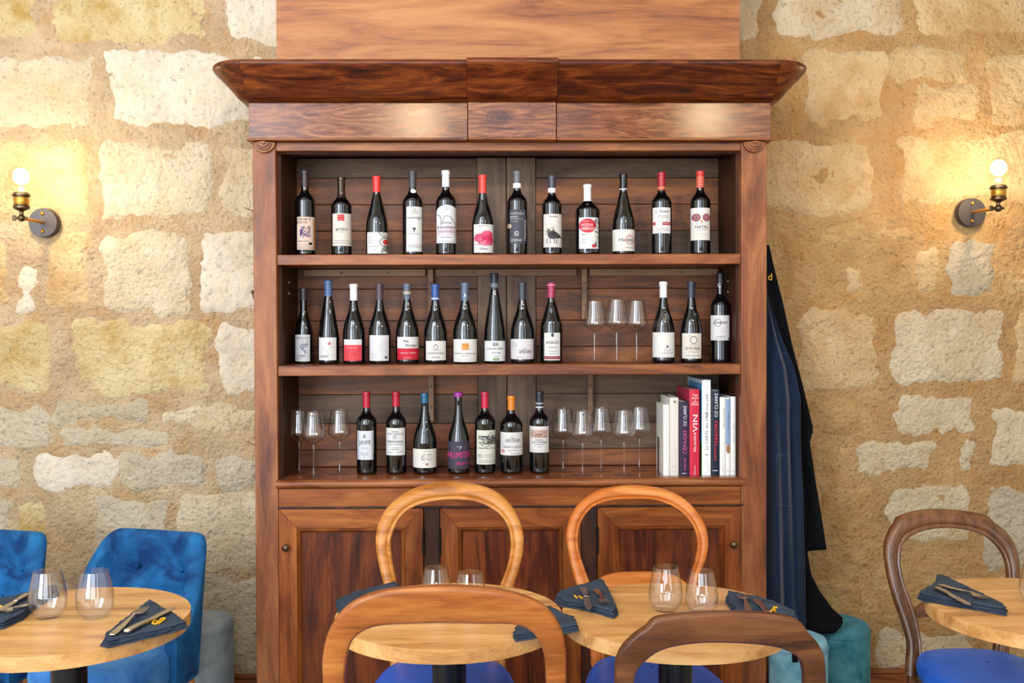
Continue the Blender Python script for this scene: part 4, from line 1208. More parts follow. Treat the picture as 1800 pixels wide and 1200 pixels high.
# ================================================================== BOOKS
def book(name_label, x0, x1, top, cover, spine, depth, texts, lean=0.0, yoff=0.0, pages=True, stripe=None):
    """spine box x0..x1 and its top row in photograph pixels; the book stands on the counter, spine towards the room"""
    YS = 3.452 + yoff
    a, b = at_y((x0, 800), YS), at_y((x1, 800), YS)
    Hh = at_y((x0, top), YS).z - Z_CT
    w = b.x - a.x - 0.0008
    t = thing('book', name_label, 'book', (a.x, YS, Z_CT + 0.0003), 0.0, 'wine books at the right end of the counter')
    th = 0.0022
    cm = paper(cover, 0.35)
    sm = paper(spine, 0.35)
    MB().box(0, th, 0.001, depth, 0, Hh).build('cover', cm, t, bevel=0.0005)
    MB().box(w - th, w, 0.001, depth, 0, Hh).build('cover', cm, t, bevel=0.0005)
    rings = []
    for z in (0, Hh):
        rings.append([(w * k / 6, -0.0022 * math.sin(math.pi * k / 6), z) for k in range(7)] + [(w, 0.001, z), (0, 0.001, z)])
    sp = MB().loft(rings, caps=True).build('spine', sm, t, smooth=40)
    MB().box(th, w - th, 0.0015, depth - 0.003, 0.002, Hh - 0.003).build('page_block', plain('book_pages', (226, 220, 206), 0.8), t)
    for tx in texts:
        pr_ = Print()
        tx(pr_)
        for (lay, c), (vv_, ff_) in sorted(pr_.layers.items()):
            v = []
            for px, py in vv_:
                q = at_y((px, py), YS - 0.002)
                u = min(max((q.x - a.x) / max(w, 1e-4), 0), 1)
                v.append((q.x - a.x, -0.0022 * math.sin(math.pi * u) - 0.0004 - 0.0003 * lay, q.z - Z_CT))
            MB().add(v, ff_).build('spine_print', paper(c), sp)
    if stripe:
        stripe(t, a, w, Hh, depth)
    return t
def cover_blocks(blocks):
    def fn(t, a, w, Hh, depth):
        for z0, z1, y0, y1, c in blocks:
            MB().box(-0.0006, 0.0, y0 * depth + 0.002, y1 * depth, z0 * Hh, z1 * Hh).build('cover_picture', paper(c, 0.35), t)
    return fn
book('thin white paperback at the left end of the wine books', 1166, 1177, 711, (226, 224, 218), (222, 220, 214), 0.15, [lambda q: q.tiny(1168, 1175, 716, (190, 186, 180))], stripe=cover_blocks([(0.0, 0.5, 0.55, 0.85, (74, 72, 76))]))
book('cream book with pale lettering on its spine, second from the left end', 1177.5, 1193, 699, (232, 228, 220), (206, 200, 190), 0.19, [lambda q: q.text('LES IGNORANTS', 1188, 758, 4.4, (236, 232, 226), 54, rot=-90).rect(1184, 1188, 704, 708, (120, 110, 100), 1, 2).tiny(1181, 1186, 820, (120, 116, 110))])
book('dark plum book with pink and white spine lettering', 1194, 1211.5, 706, (40, 34, 62), (44, 32, 58), 0.17, [lambda q: q.text('GUIDE DES', 1204, 816, 3.6, (196, 90, 130), 22, rot=90).text('CÉPAGES', 1204, 777, 6.4, (196, 90, 130), 42, rot=90).text('OZ CLARKE', 1204, 731, 5.6, (226, 220, 226), 36, rot=90).tiny(1199, 1207, 832, (220, 214, 220), 1.4)])
book('thick crimson book with large white spine lettering', 1212, 1229.5, 684.5, (186, 44, 80), (190, 36, 62), 0.25, [lambda q: q.text('Hugh', 1222, 694, 3.4, WHITE, 8).text('Johnson', 1222, 699, 3.4, WHITE, 12).text('&', 1222, 703, 2.6, WHITE, 2.6).text('Jancis', 1222, 706.5, 3.2, WHITE, 10).text('Robinson', 1222, 710.5, 3.2, WHITE, 13).text('VIN', 1222, 744, 8.6, WHITE, 30, rot=90).text('Atlas mondial du', 1221, 777, 4.2, WHITE, 34, rot=90).text('Flammarion', 1221, 826, 2.6, WHITE, 16, rot=90)])
book('tallest white book with blue and green cover among the wine books', 1234, 1249.5, 667.5, (206, 222, 232), (226, 228, 228), 0.26, [lambda q: q.text('La CARTE des VINS', 1242, 757, 4.4, INK, 66, rot=90, slant=0.15).text('s\'il vous plaît', 1242, 712, 4.2, INK, 40, rot=90, slant=0.2).tiny(1239, 1244, 680, GREY).tiny(1239, 1244, 684, GREY).disc(1242, 799, 1.2, INK).text('•••••', 1242, 815, 2, GREY, 18, rot=90)], stripe=cover_blocks([(0.35, 0.96, 0.0, 0.9, (74, 142, 196)), (0.0, 0.34, 0.0, 0.9, (96, 130, 66))]))
book('navy book with red and white spine lettering', 1250, 1265, 684.5, (24, 32, 48), (24, 34, 52), 0.22, [lambda q: q.text('OZ CLARKE', 1259, 712, 5.6, (220, 222, 226), 42, rot=90).text('TERROIRS', 1259, 762, 6.4, (206, 40, 64), 46, rot=90).text('GUIDE DES', 1257, 798, 3.6, (206, 40, 64), 24, rot=90).tiny(1253, 1262, 827, (220, 222, 226), 1.4).tiny(1253, 1262, 686.5, (150, 156, 166), 1.2)])
book('narrow white paperback right after the navy book', 1265.3, 1275.4, 698, (226, 226, 226), (222, 222, 220), 0.16, [lambda q: q.text('Histoire du paysage', 1272, 735, 2.6, (120, 120, 124), 34, rot=90).tiny(1268, 1273, 826, GREY)])
book('white paperback with a blue sky picture on its spine', 1275.7, 1284, 699, (220, 224, 228), (222, 222, 220), 0.16, [lambda q: q.rect(1276, 1283.6, 701, 782, (126, 152, 186), 1, 3).disc(1280, 789, 3.4, (150, 104, 66), 8, 2).text('Vins et vignes', 1280, 740, 2.6, (70, 90, 130), 30, rot=90).tiny(1277, 1282, 828, GREY)])
book('off-white paperback second from the right end of the books', 1284.3, 1294.6, 697, (228, 226, 222), (218, 218, 214), 0.17, [lambda q: q.text('NATURE', 1289.5, 760, 3.6, (176, 178, 180), 34, rot=90).tiny(1287, 1292, 828, GREY)])
book('small white book at the right end of the counter', 1295, 1304.6, 706, (230, 230, 232), (226, 226, 228), 0.15, [lambda q: q.text('Le goût du vin', 1300, 745, 2.8, (190, 192, 196), 52, rot=90).tiny(1298, 1302, 828, GREY)])

# ================================================================== WALL LAMPS
BULB_GLASS = glass_mat('bulb_glass', (0.99, 0.98, 0.95), 0.5, 0.03)
BULB_ON = emit_mat('glowing_filament', (1.0, 0.76, 0.46), 290.0)
def sconce(disc_px, joint_px, sock_top_px, bulb_px, sgn, label):
    d = at_y(disc_px, WY - 0.012)
    yb = WY - 0.25
    j = at_y(joint_px, yb)
    bl = at_y(bulb_px, yb)
    t = thing('wall_lamp', label, 'lamp', (d.x, WY - 0.006, d.z))
    O = (d.x, WY - 0.006, d.z)
    def lat_y(prof, c, n=32):
        mm = MB().lathe(prof, n)
        mm.v = [(c[0] + a, c[1] - c_, c[2] + b) for a, b, c_ in mm.v]
        return mm
    pm = plain('lamp_plate', (70, 66, 68), 0.4, 0.6)
    lat_y([(0.0001, 0), (0.056, 0), (0.056, 0.026), (0.054, 0.030), (0.0001, 0.030)], (d.x, WY - 0.006, d.z)).build('wall_plate', pm, t, org=O, smooth=40)
    for dz in (-0.034, 0.034):
        lat_y([(0.0075, 0), (0.0075, 0.003), (0.005, 0.007), (0.0001, 0.0085)], (d.x, WY - 0.0355, d.z + dz), 14).build('cap_nut', BRASS, t, org=O, smooth=50)
    MB().tube([(d.x, WY - 0.034, d.z), (j.x, j.y, j.z)], 0.0065, 14).build('arm', BRASS, t, org=O, smooth=50)
    jo = MB().sphere((j.x, j.y, j.z), 0.0135, 12).build('joint', BRASS_D, t, org=O, smooth=60)
    MB().tube([(j.x - 0.02 , j.y, j.z), (j.x + 0.02, j.y, j.z)], 0.005, 10).build('joint_pin', BRASS_D, jo, org=O, smooth=50)
    MB().box(j.x - 0.034, j.x - 0.019, j.y - 0.003, j.y + 0.003, j.z - 0.010, j.z + 0.010).build('thumb_screw', BRASS_D, jo, org=O, bevel=0.003)
    h = at_y(sock_top_px, yb).z - j.z
    sp = [(0.007, 0.0), (0.007, h * 0.25), (0.011, h * 0.28), (0.022, h * 0.34), (0.0285, h * 0.38), (0.0285, h * 0.47), (0.0245, h * 0.50), (0.0245, h * 0.84), (0.030, h * 0.86), (0.030, h * 0.94), (0.026, h * 0.96), (0.026, h), (0.0001, h)]
    so = MB().lathe(sp, 28, (j.x, j.y, j.z)).build('socket', BRASS_D, t, org=O, smooth=35)
    MB().lathe([(0.0250, h * 0.53), (0.0254, h * 0.535), (0.0254, h * 0.81), (0.0250, h * 0.815)], 28, (j.x, j.y, j.z)).build('socket_sleeve', BRASS, so, org=O, smooth=50)
    zb = bl.z - j.z
    r = 0.041
    gp = [(0.013, h + 0.0005), (0.014, h + 0.012)] + [(r * math.sin(a), zb - r * math.cos(a)) for a in [R_(35 + 145 * k / 14) for k in range(15)]]
    gp[-1] = (0.0001, zb + r)
    bu = MB().lathe(gp, 28, (j.x, j.y, j.z)).build('bulb', BULB_GLASS, t, org=O, smooth=180)
    MB().sphere((j.x, j.y, j.z + zb + 0.002), 0.027, 10, 1.1).build('filament', BULB_ON, bu, org=O, smooth=180)
sconce((80, 392), (38, 383), (38, 339), (38, 311), -1, 'brass wall lamp with bare glowing bulb on stone wall left of the cabinet')
sconce((1704, 374), (1755, 366), (1757, 326), (1759, 296), 1, 'brass wall lamp with bare glowing bulb on stone wall right of the cabinet')

# ================================================================== TABLES
TZ = 0.75
def table(cx_, cy_, r, label, seed):
    t = thing('round_table', label, 'table', (cx_, cy_, 0), 0, 'round oak bistro tables')
    # top glued up of boards, each a slice of the disc
    n = 5
    rr_ = random.Random(seed)
    cuts = [-r] + sorted(-r + 2 * r * (k + rr_.uniform(-0.12, 0.12)) / n for k in range(1, n)) + [r]
    th = 0.034
    for k in range(n):
        a, b = cuts[k], cuts[k + 1]
        pts = []
        m_ = 22
        for i in range(m_ + 1):
            y = a + (b - a) * i / m_
            pts.append((math.sqrt(max(0, r * r - y * y)), y))
        left = [(-x, y) for x, y in reversed(pts)]
        poly = [p_ for p_ in pts + left]
        clean = []
        for p_ in poly:
            if not clean or math.hypot(p_[0] - clean[-1][0], p_[1] - clean[-1][1]) > 1e-4:
                clean.append(p_)
        if math.hypot(clean[0][0] - clean[-1][0], clean[0][1] - clean[-1][1]) < 1e-4:
            clean.pop()
        MB().prism_z(clean, TZ - th, TZ).build('top_board', W_TABLE, t, smooth=30)
    MB().lathe([(0.0001, TZ - th - 0.006), (0.11, TZ - th - 0.006), (0.11, TZ - th), (0.0001, TZ - th)], 28).build('mounting_plate', BLACKM, t, smooth=30)
    MB().lathe([(0.0001, 0.022), (0.043, 0.022), (0.043, TZ - th - 0.006), (0.0001, TZ - th - 0.006)], 32).build('column', BLACKM, t, smooth=30)
    MB().lathe([(0.0001, 0), (0.18, 0), (0.18, 0.008), (0.165, 0.014), (0.05, 0.022), (0.0001, 0.022)], 40).build('base', BLACKM, t, smooth=30)
TABLES = [(-1.079, 2.454, 0.292), (-0.126, 2.477, 0.2865), (0.449, 2.459, 0.2865), (1.415, 2.488, 0.29)]
TL = ['round oak table beside the blue velvet chairs at left', 'round oak table seen through the honey-coloured chair back in front', 'round oak table right of centre with two tumblers in full view', 'round oak table cut by the right edge of the picture']
for i, (x, y, r) in enumerate(TABLES):
    table(x, y, r, TL[i], 20 + i)

# ================================================================== TUMBLERS
def tumbler(px, base_y, rim_y, label, z0=TZ, g=None):
    g = g or at_z((px, base_y), z0)
    H = min(0.125, max(0.105, at_y((px, rim_y), g.y).z - z0))
    k = H / 0.118
    t = thing('tumbler', label, 'glass', (g.x, g.y, z0), 0.0, 'stemless tumblers on the tables')
    outer = catmull([(0.0285, 0.0006), (0.036, 0.010), (0.0435, 0.025), (0.0465, 0.040), (0.0455, 0.058), (0.0415, 0.082), (0.037, 0.103), (0.034, 0.118)], 4)
    inner = [(r - 0.0013, max(z, 0.010) if z > 0.011 else 0.010 + z * 0.2) for r, z in outer]
    prof_ = [(0.0001, 0.0006)] + outer + list(reversed(inner)) + [(0.0001, 0.0095)]
    MB().lathe([(r * k, z * k) for r, z in prof_], 40).build('glass_wall', GLASS, t, smooth=60)
tumbler(84, 1084, 1003, 'clear tumbler on the left table, nearer the left edge')
tumbler(167, 1084, 1003, 'clear tumbler on the left table, nearer the folded napkin')
tumbler(767, 1083, 1003, 'clear tumbler behind the honey brown foreground chair, left of two', g=Vector((at_y((767, 1003), 2.52).x, 2.52, TZ)))
tumbler(827, 1090, 1010, 'clear tumbler behind the honey brown foreground chair, right of two', g=Vector((at_y((827, 1010), 2.47).x, 2.47, TZ)))
tumbler(1170, 1072, 996, 'clear tumbler on the right-centre table, left one')
tumbler(1233, 1076, 1003, 'clear tumbler on the right-centre table, right one')
tumbler(1822, 1060, 988, 'clear tumbler at the right edge of the picture')

# ================================================================== NAPKINS AND CUTLERY
NAPM = plain('navy_linen', (58, 68, 84), 0.9, 0.0, 0.1, bump=0.6, bscale=900, var=0.25, vscale=14)
YEL = plain('yellow_embroidery', (232, 176, 30), 0.8)
def napkin(px, label, marks=(), seed=1, hmax=0.018, z0=TZ):
    pts = [at_z(p_, z0 + hmax * 0.5) for p_ in px]
    cx_, cy_ = sum(p_.x for p_ in pts) / len(pts), sum(p_.y for p_ in pts) / len(pts)
    t = thing('napkin', label, 'napkin', (cx_, cy_, z0), 0, 'folded napkins on the tables')
    loc = [(p_.x - cx_, p_.y - cy_) for p_ in pts]
    dense = []
    n = len(loc)
    for i in range(n):
        a, b = loc[i], loc[(i + 1) % n]
        m_ = max(2, int(math.hypot(b[0] - a[0], b[1] - a[1]) / 0.012))
        for k in range(m_):
            dense.append((a[0] + (b[0] - a[0]) * k / m_, a[1] + (b[1] - a[1]) * k / m_))
    L_ = 5
    lay = hmax / L_
    for q in range(L_):
        rings = []
        s0 = 1.0 - 0.016 * q - 0.035 * (q % 2)
        for s_, zz in ((0.985 * s0, 0.0004), (1.0 * s0, 0.35), (1.0 * s0, 0.65), (0.98 * s0, 0.97)):
            ring_ = []
            for k, (x, y) in enumerate(dense):
                w = 0.008 * noise.noise(Vector((x * 60, y * 60, q * 3.1 + seed)))
                ln = math.hypot(x, y) or 1
                ring_.append((x * s_ + x / ln * w, y * s_ + y / ln * w, lay * (q + zz) + 0.0012 * noise.noise(Vector((x * 30, y * 30, seed + q)))  * (1 if q else 0) + 0.0003))
            rings.append(ring_)
        if q == L_ - 1:
            for s_ in (0.75, 0.5, 0.25, 0.02):
                rings.append([(x * s_, y * s_, hmax + 0.003 * noise.noise(Vector((x * s_ * 45, y * s_ * 45, seed)))) for x, y in dense])
        mm = MB().loft(rings, caps=False)
        mm.f.append(tuple(range(len(dense))))
        if q < L_ - 1:
            mm.f.append(tuple(3 * len(dense) + k for k in range(len(dense))))
        mm.build('fold', NAPM, t, smooth=50)
    for mk in marks:
        pp = [at_z(p_, z0 + hmax + 0.003) for p_ in mk]
        MB().tube([(p_.x - cx_, p_.y - cy_, hmax + 0.0022) for p_ in pp], 0.0026, 6).build('embroidery', YEL, t, smooth=60)
    return t
napkin([(177, 1128), (184, 1117), (263, 1056), (275, 1062), (298, 1077), (325, 1091), (333, 1098), (301, 1107), (240, 1121), (187, 1134)], 'folded navy napkin under fork and knife at the right of the left table',
       [[(268, 1094), (272, 1089), (278, 1092), (284, 1086), (291, 1086)], [(270, 1096), (280, 1094), (288, 1088)]], 1)
napkin([(-40, 1062), (0, 1055), (27, 1050), (101, 1029), (104, 1040), (60, 1066), (40, 1084), (5, 1100), (-40, 1104)], 'folded navy napkin at the left edge of the picture',
       [[(-4, 1062), (4, 1066), (10, 1064), (16, 1068)], [(0, 1070), (10, 1068)]], 2)
napkin([(590, 1057), (620, 1045), (662, 1034), (698, 1025), (712, 1038), (690, 1066), (640, 1078), (595, 1074)], 'folded navy napkin peeking out left of the honey chair back', (), 3)
napkin([(902, 1109), (935, 1086), (965, 1068), (1012, 1089), (1017, 1103), (985, 1109), (940, 1116), (905, 1122)], 'folded navy napkin behind the right post of the honey chair', (), 4)
napkin([(975, 1051), (980, 1043), (1030, 1028), (1057, 1020), (1063, 1023), (1076, 1048), (1087, 1073), (1080, 1082), (1033, 1068), (983, 1060)], 'folded navy napkin with yellow stitching at left of the right-centre table',
       [[(1010, 1046), (1014, 1050), (1019, 1047), (1023, 1051), (1030, 1047), (1035, 1049)]], 5)
napkin([(1275, 1052), (1278, 1042), (1300, 1046), (1330, 1053), (1363, 1062), (1405, 1082), (1400, 1088), (1350, 1080), (1292, 1078)], 'folded dark napkin at right of the right-centre table by the apron',
       [[(1354, 1076), (1358, 1070), (1363, 1074), (1360, 1066), (1367, 1067)]], 6)
napkin([(1611.5, 1046), (1643, 1027), (1645.5, 1013), (1657, 1013), (1690, 1030), (1733, 1050), (1772, 1068), (1770, 1077), (1705, 1065), (1650, 1056), (1620, 1051)], 'folded navy napkin with cutlery on the table at the right edge', (), 7)

def strip(mb, prof_, z0=0.0, bowz=None):
    """flat bar along x: prof_ = (x, half width, z, thickness)"""
    rings = []
    for x, w, z, th in prof_:
        rings.append([(x, -w, z), (x, w, z), (x, w, z + th), (x, -w, z + th)])
    return mb.loft(rings, caps=True)
NAPZ = TZ + 0.0225
def cutlery(kind, a_px, b_px, label, z=NAPZ):
    """a_px handle end, b_px tip"""
    a, b = at_z(a_px, z), at_z(b_px, z)
    L_ = min(0.21, (b - a).length)
    ang = math.atan2(b.y - a.y, b.x - a.x)
    t = thing(kind, label, kind, (a.x, a.y, z - 0.0002), ang)
    if kind == 'fork':
        strip(MB(), [(0, 0.006, 0, 0.002), (0.01, 0.0095, 0, 0.0025), (L_ * 0.3, 0.0078, 0.001, 0.0025), (L_ * 0.55, 0.0042, 0.004, 0.003), (L_ * 0.66, 0.0034, 0.006, 0.003)]).build('handle', STEEL, t, bevel=0.0008)
        hd = strip(MB(), [(L_ * 0.66, 0.0034, 0.006, 0.003), (L_ * 0.70, 0.008, 0.005, 0.0022), (L_ * 0.74, 0.0118, 0.003, 0.002), (L_ * 0.79, 0.0125, 0.002, 0.002)]).build('fork_head', STEEL, t, bevel=0.0005)
        for k in range(4):
            yy = -0.0105 + k * 0.007
            mm = strip(MB(), [(L_ * 0.785, 0.0019, 0.002, 0.002), (L_ * 0.90, 0.0017, 0.002, 0.0018), (L_, 0.0008, 0.005, 0.0012)])
            mm.v = [(x, y + yy, z_) for x, y, z_ in mm.v]
            mm.build('tine', STEEL, hd)
    else:
        strip(MB(), [(0, 0.006, 0, 0.004), (0.008, 0.009, 0, 0.006), (L_ * 0.25, 0.008, 0, 0.006), (L_ * 0.45, 0.0055, 0.0, 0.005)]).build('handle', STEEL, t, bevel=0.0012)
        strip(MB(), [(L_ * 0.45, 0.0055, 0.001, 0.003), (L_ * 0.50, 0.008, 0.001, 0.0018), (L_ * 0.75, 0.0095, 0.001, 0.0014), (L_ * 0.93, 0.008, 0.001, 0.0012), (L_, 0.001, 0.001, 0.001)]).build('blade', STEEL, t)
cutlery('fork', (197, 1116), (266, 1060), 'steel fork on the napkin at the right of the left table')
cutlery('knife', (221, 1112), (310, 1066), 'steel knife on the napkin at the right of the left table')
cutlery('knife', (52, 1044), (-6, 1076), 'steel knife on the napkin at the left edge of the picture')
cutlery('fork', (50, 1062), (4, 1078), 'steel fork on the napkin at the left edge of the picture')
cutlery('knife', (1025, 1034), (1036, 1072), 'dark-shining knife lying across the napkin on the right-centre table, left side')
cutlery('fork', (1048, 1036), (1063, 1063), 'fork with downward tines on the left napkin of the right-centre table')
cutlery('fork', (1318, 1078), (1305, 1046), 'fork with upward tines on the napkin by the apron')
cutlery('knife', (1350, 1079), (1328, 1053), 'knife on the napkin by the apron')
cutlery('fork', (1651, 1027), (1738, 1055), 'steel fork on the napkin at the right edge table')
cutlery('knife', (1644, 1033), (1706, 1064), 'steel knife on the napkin at the right edge table')

# ================================================================== BALLOON-BACK CHAIRS
SEATM = None
def seat_mat():
    return plain('blue_leatherette', (36, 100, 214), 0.36, 0.0, 0.45, var=0.12, vscale=8, bump=0.12, bscale=500)
SEATM = seat_mat()
def resamp(pts, n):
    d = [0.0]
    for a, b in zip(pts, pts[1:]):
        d.append(d[-1] + math.hypot(b[0] - a[0], b[1] - a[1]))
    out = []
    j = 0
    for k in range(n):
        s_ = d[-1] * k / (n - 1)
        while j < len(d) - 2 and d[j + 1] < s_:
            j += 1
        u = (s_ - d[j]) / max(1e-9, d[j + 1] - d[j])
        out.append((pts[j][0] + (pts[j + 1][0] - pts[j][0]) * u, pts[j][1] + (pts[j + 1][1] - pts[j][1]) * u))
    return out
MOULD = [(0.0, 0.25), (0.06, 0.62), (0.16, 0.86), (0.32, 1.0), (0.50, 0.98), (0.64, 0.86), (0.71, 0.66), (0.74, 0.50), (0.78, 0.62), (0.86, 0.72), (0.94, 0.62), (1.0, 0.30)]
FLAT = [(0.0, 0.55), (0.05, 0.85), (0.12, 1.0), (0.5, 1.0), (0.88, 1.0), (0.95, 0.85), (1.0, 0.55)]
def balloon_chair(label, outer, inner, y_top, lean, front, mat, seat_w, seat_d, prof_, rail=None, thick=0.017, seat_z=0.455, ext=None, back_thick=0.014, rail_z=None, group=None):
    """outer, inner: outline of the open back in photograph pixels from lower left round to lower right.
    The back stands at depth y_top at its head and leans by `lean` metres of depth per metre of height.
    front = -1: the seat is on the camera's side, +1: beyond the back."""
    n = 64
    O_, I_ = resamp(catmull(outer, 4), n), resamp(catmull(inner, 4), n)
    z_top = at_y(min(outer, key=lambda p_: p_[1]), y_top).z
    def un(p_):
        Y = y_top
        for _ in range(6):
            w = at_y(p_, Y)
            Y = y_top - lean * (z_top - w.z)
        return at_y(p_, Y)
    so = [un(p_) for p_ in O_]
    si = [un(p_) for p_ in I_]
    y_seat = y_top - lean * (z_top - seat_z)
    xl_o, xl_i, xr_i, xr_o = so[0].x, si[0].x, si[-1].x, so[-1].x
    # continue the stiles down to the seat
    def down(o_, i_, inward):
        pts = []
        zc = (o_.z + i_.z) / 2
        if zc > seat_z + 0.02:
            m_ = max(3, int((zc - seat_z) / 0.03))
            for k in range(1, m_ + 1):
                u = k / m_
                z = zc + (seat_z - 0.035 - zc) * u
                sh = inward * (ext or 0.0) * math.sin(u * math.pi * 0.5)
                pts.append((Vector((o_.x + sh, y_top - lean * (z_top - z), z)), Vector((i_.x + sh, y_top - lean * (z_top - z), z))))
        return pts
    dl, dr = down(so[0], si[0], 1), down(so[-1], si[-1], -1)
    st = list(reversed(dl)) + list(zip(so, si)) + dr
    cx_ = (st[0][0].x + st[-1][0].x) / 2
    org = Vector((cx_, y_seat + front * seat_d / 2, 0))
    t = thing('balloon_back_chair', label, 'chair', org, 0, group)
    rings = []
    for o_, i_ in st:
        ring_ = []
        for s_, d_ in prof_:
            p_ = o_.lerp(i_, s_)
            ring_.append((p_.x, p_.y - thick * d_, p_.z))
        for s_, d_ in ((1.0, 0.6), (0.9, 1.0), (0.1, 1.0), (0.0, 0.6)):
            p_ = o_.lerp(i_, s_)
            ring_.append((p_.x, p_.y + back_thick * d_, p_.z))
        rings.append(ring_)
    MB().loft(rings, caps=True).build('back_frame', mat, t, org=org, smooth=42)
    # cross rail
    if rail:
        z0, z1, bow, thk = rail
        def x_in(z, side):
            best = min(st[:len(st) // 2] if side < 0 else st[len(st) // 2:], key=lambda q: abs(q[1].z - z))
            return best[1].x
        xa_, xb_ = x_in(z0, -1) - 0.006, x_in(z0, 1) + 0.006
        yy = y_top - lean * (z_top - z0)
        m_ = 20
        rings = []
        for k in range(m_ + 1):
            u = k / m_
            x = xa_ + (xb_ - xa_) * u
            e = 1 - (2 * u - 1) ** 4
            zt = z0 + (z1 - z0) * 0.45 + (z1 - z0) * 0.55 * e
            zb = z0 + bow * math.sin(math.pi * u)
            yb_ = yy + 0.012 * math.sin(math.pi * u)
            rings.append([(x, yb_ - thk, zb), (x, yb_ - thk * 1.25, (zb + zt) / 2 - 0.004), (x, yb_ - thk, zt), (x, yb_ + thk, zt), (x, yb_ + thk, zb)])
        MB().loft(rings, caps=True).build('cross_rail', mat, t, org=org, smooth=40)
    # seat: rounded trapezoid, crowned and piped
    rear_w = min(seat_w * 0.86, abs(st[-1][0].x - st[0][0].x) * 0.96)
    def outline(k_, grow=0.0):
        pts = []
        for a in range(48):
            th = 2 * math.pi * a / 48
            c, s_ = math.cos(th), math.sin(th)
            ex = 2 / 3.2
            u = math.copysign(abs(c) ** ex, c)
            v = math.copysign(abs(s_) ** ex, s_)
            f_ = (v + 1) / 2                       # 0 rear .. 1 front
            hw = (rear_w + (seat_w - rear_w) * f_) / 2
            pts.append((u * hw * k_, v * seat_d / 2 * k_ * front))
        return pts
    rings = []
    for k_, z in ((0.94, seat_z - 0.045), (0.985, seat_z - 0.040), (1.0, seat_z - 0.022), (0.99, seat_z - 0.006), (0.955, seat_z + 0.003), (0.93, seat_z + 0.001), (0.90, seat_z + 0.008), (0.75, seat_z + 0.018), (0.5, seat_z + 0.025), (0.25, seat_z + 0.028), (0.02, seat_z + 0.029)):
        rings.append([(x, y - front * 0.0 + front * 0.012, z) for x, y in outline(k_)])
    mm = MB().loft(rings)
    mm.f.append(tuple(range(48)))
    mm.build('seat', SEATM, t, smooth=60)
    rings = [[(x, y + front * 0.012, z) for x, y in outline(k_)] for k_, z in ((0.97, seat_z - 0.046), (0.97, seat_z - 0.105), (0.90, seat_z - 0.105), (0.90, seat_z - 0.046))]
    MB().loft(rings, loop=True).build('seat_rail', mat, t, smooth=35)
    # legs
    for sx in (-1, 1):
        x = sx * seat_w * 0.43
        y = front * seat_d * 0.42
        MB().lathe([(0.0001, 0), (0.011, 0), (0.014, 0.03), (0.017, 0.15), (0.021, 0.28), (0.016, 0.295), (0.023, 0.31), (0.023, seat_z - 0.106), (0.0001, seat_z - 0.106)], 14, (x, y, 0)).build('leg', mat, t, smooth=40)
        e = st[0] if sx < 0 else st[-1]
        xo = (e[0].x + e[1].x) / 2 - cx_
        zt = min(e[0].z, e[1].z)
        yb_ = e[0].y - org.y
        mm = MB()
        rings = []
        for u in (0, 0.3, 0.6, 1.0):
            z = zt * (1 - u)
            w = 0.018 - 0.004 * u
            yo = yb_ - front * 0.07 * u * u
            rings.append([(xo - w, yo - 0.014, z), (xo + w, yo - 0.014, z), (xo + w, yo + 0.014, z), (xo - w, yo + 0.014, z)])
        mm.loft(rings, caps=True).build('leg', mat, t, bevel=0.003)
    return t
WH_A = wood('honey_chair_wood', (122, 66, 24), (172, 108, 46), (200, 142, 76), 'X', 1.6, 0.26, 0.06, 0.8, spec=0.32)
WH_B = wood('amber_chair_wood', (150, 76, 28), (192, 108, 46), (212, 138, 74), 'X', 1.6, 0.26, 0.06, 0.8, spec=0.32)
WH_C = wood('brown_honey_wood', (92, 42, 12), (142, 78, 28), (172, 108, 50), 'X', 1.6, 0.26, 0.06, 0.8, spec=0.32)
WH_D = wood('worn_walnut_wood', (52, 26, 12), (92, 52, 28), (128, 80, 46), 'X', 1.6, 0.3, 0.08, 0.8, spec=0.32, wear=0.2)
WH_E = wood('dark_walnut_chair', (58, 32, 18), (98, 60, 34), (130, 84, 52), 'Z', 1.6, 0.24, 0.08, 0.8, spec=0.6)
balloon_chair('honey-coloured balloon-back chair in front of the cupboard doors, left of two',
    [(675, 1027), (666, 991), (660.5, 953), (664, 924), (675, 899), (696, 877), (724.5, 859.6), (756, 850), (791, 847), (829, 850), (864, 859.6), (889, 877), (908, 902), (919, 931), (921, 959), (914.5, 994), (903.5, 1027)],
    [(699, 1027), (691, 991), (687, 953), (693, 931), (704, 910), (721, 894), (743.5, 885), (769, 880), (797, 878), (829, 880), (854, 888), (876.5, 902), (891, 921), (897, 943.5), (897, 969), (891, 997), (880, 1026)],
    3.24, 0.42, -1, WH_A, 0.47, 0.40, MOULD, rail=(0.60, 0.645, 0.01, 0.008), ext=0.03)
balloon_chair('amber balloon-back chair in front of the right cupboard door',
    [(1018, 1040), (1007, 1007), (997, 960), (996, 933), (1003, 907), (1020, 882), (1047, 863), (1080, 855), (1117, 853), (1157, 857), (1193, 870), (1220, 892), (1238, 920), (1245, 947), (1242, 977), (1233, 1000), (1224, 1030)],
    [(1042, 1036), (1028, 1000), (1017, 963), (1017, 933), (1025, 910), (1043, 890), (1070, 880), (1107, 877), (1147, 878), (1177, 887), (1200, 902), (1217, 923), (1225, 947), (1225, 970), (1218, 997), (1210, 1026)],
    3.24, 0.42, -1, WH_B, 0.47, 0.40, MOULD, rail=(0.615, 0.688, 0.02, 0.008), ext=0.03)
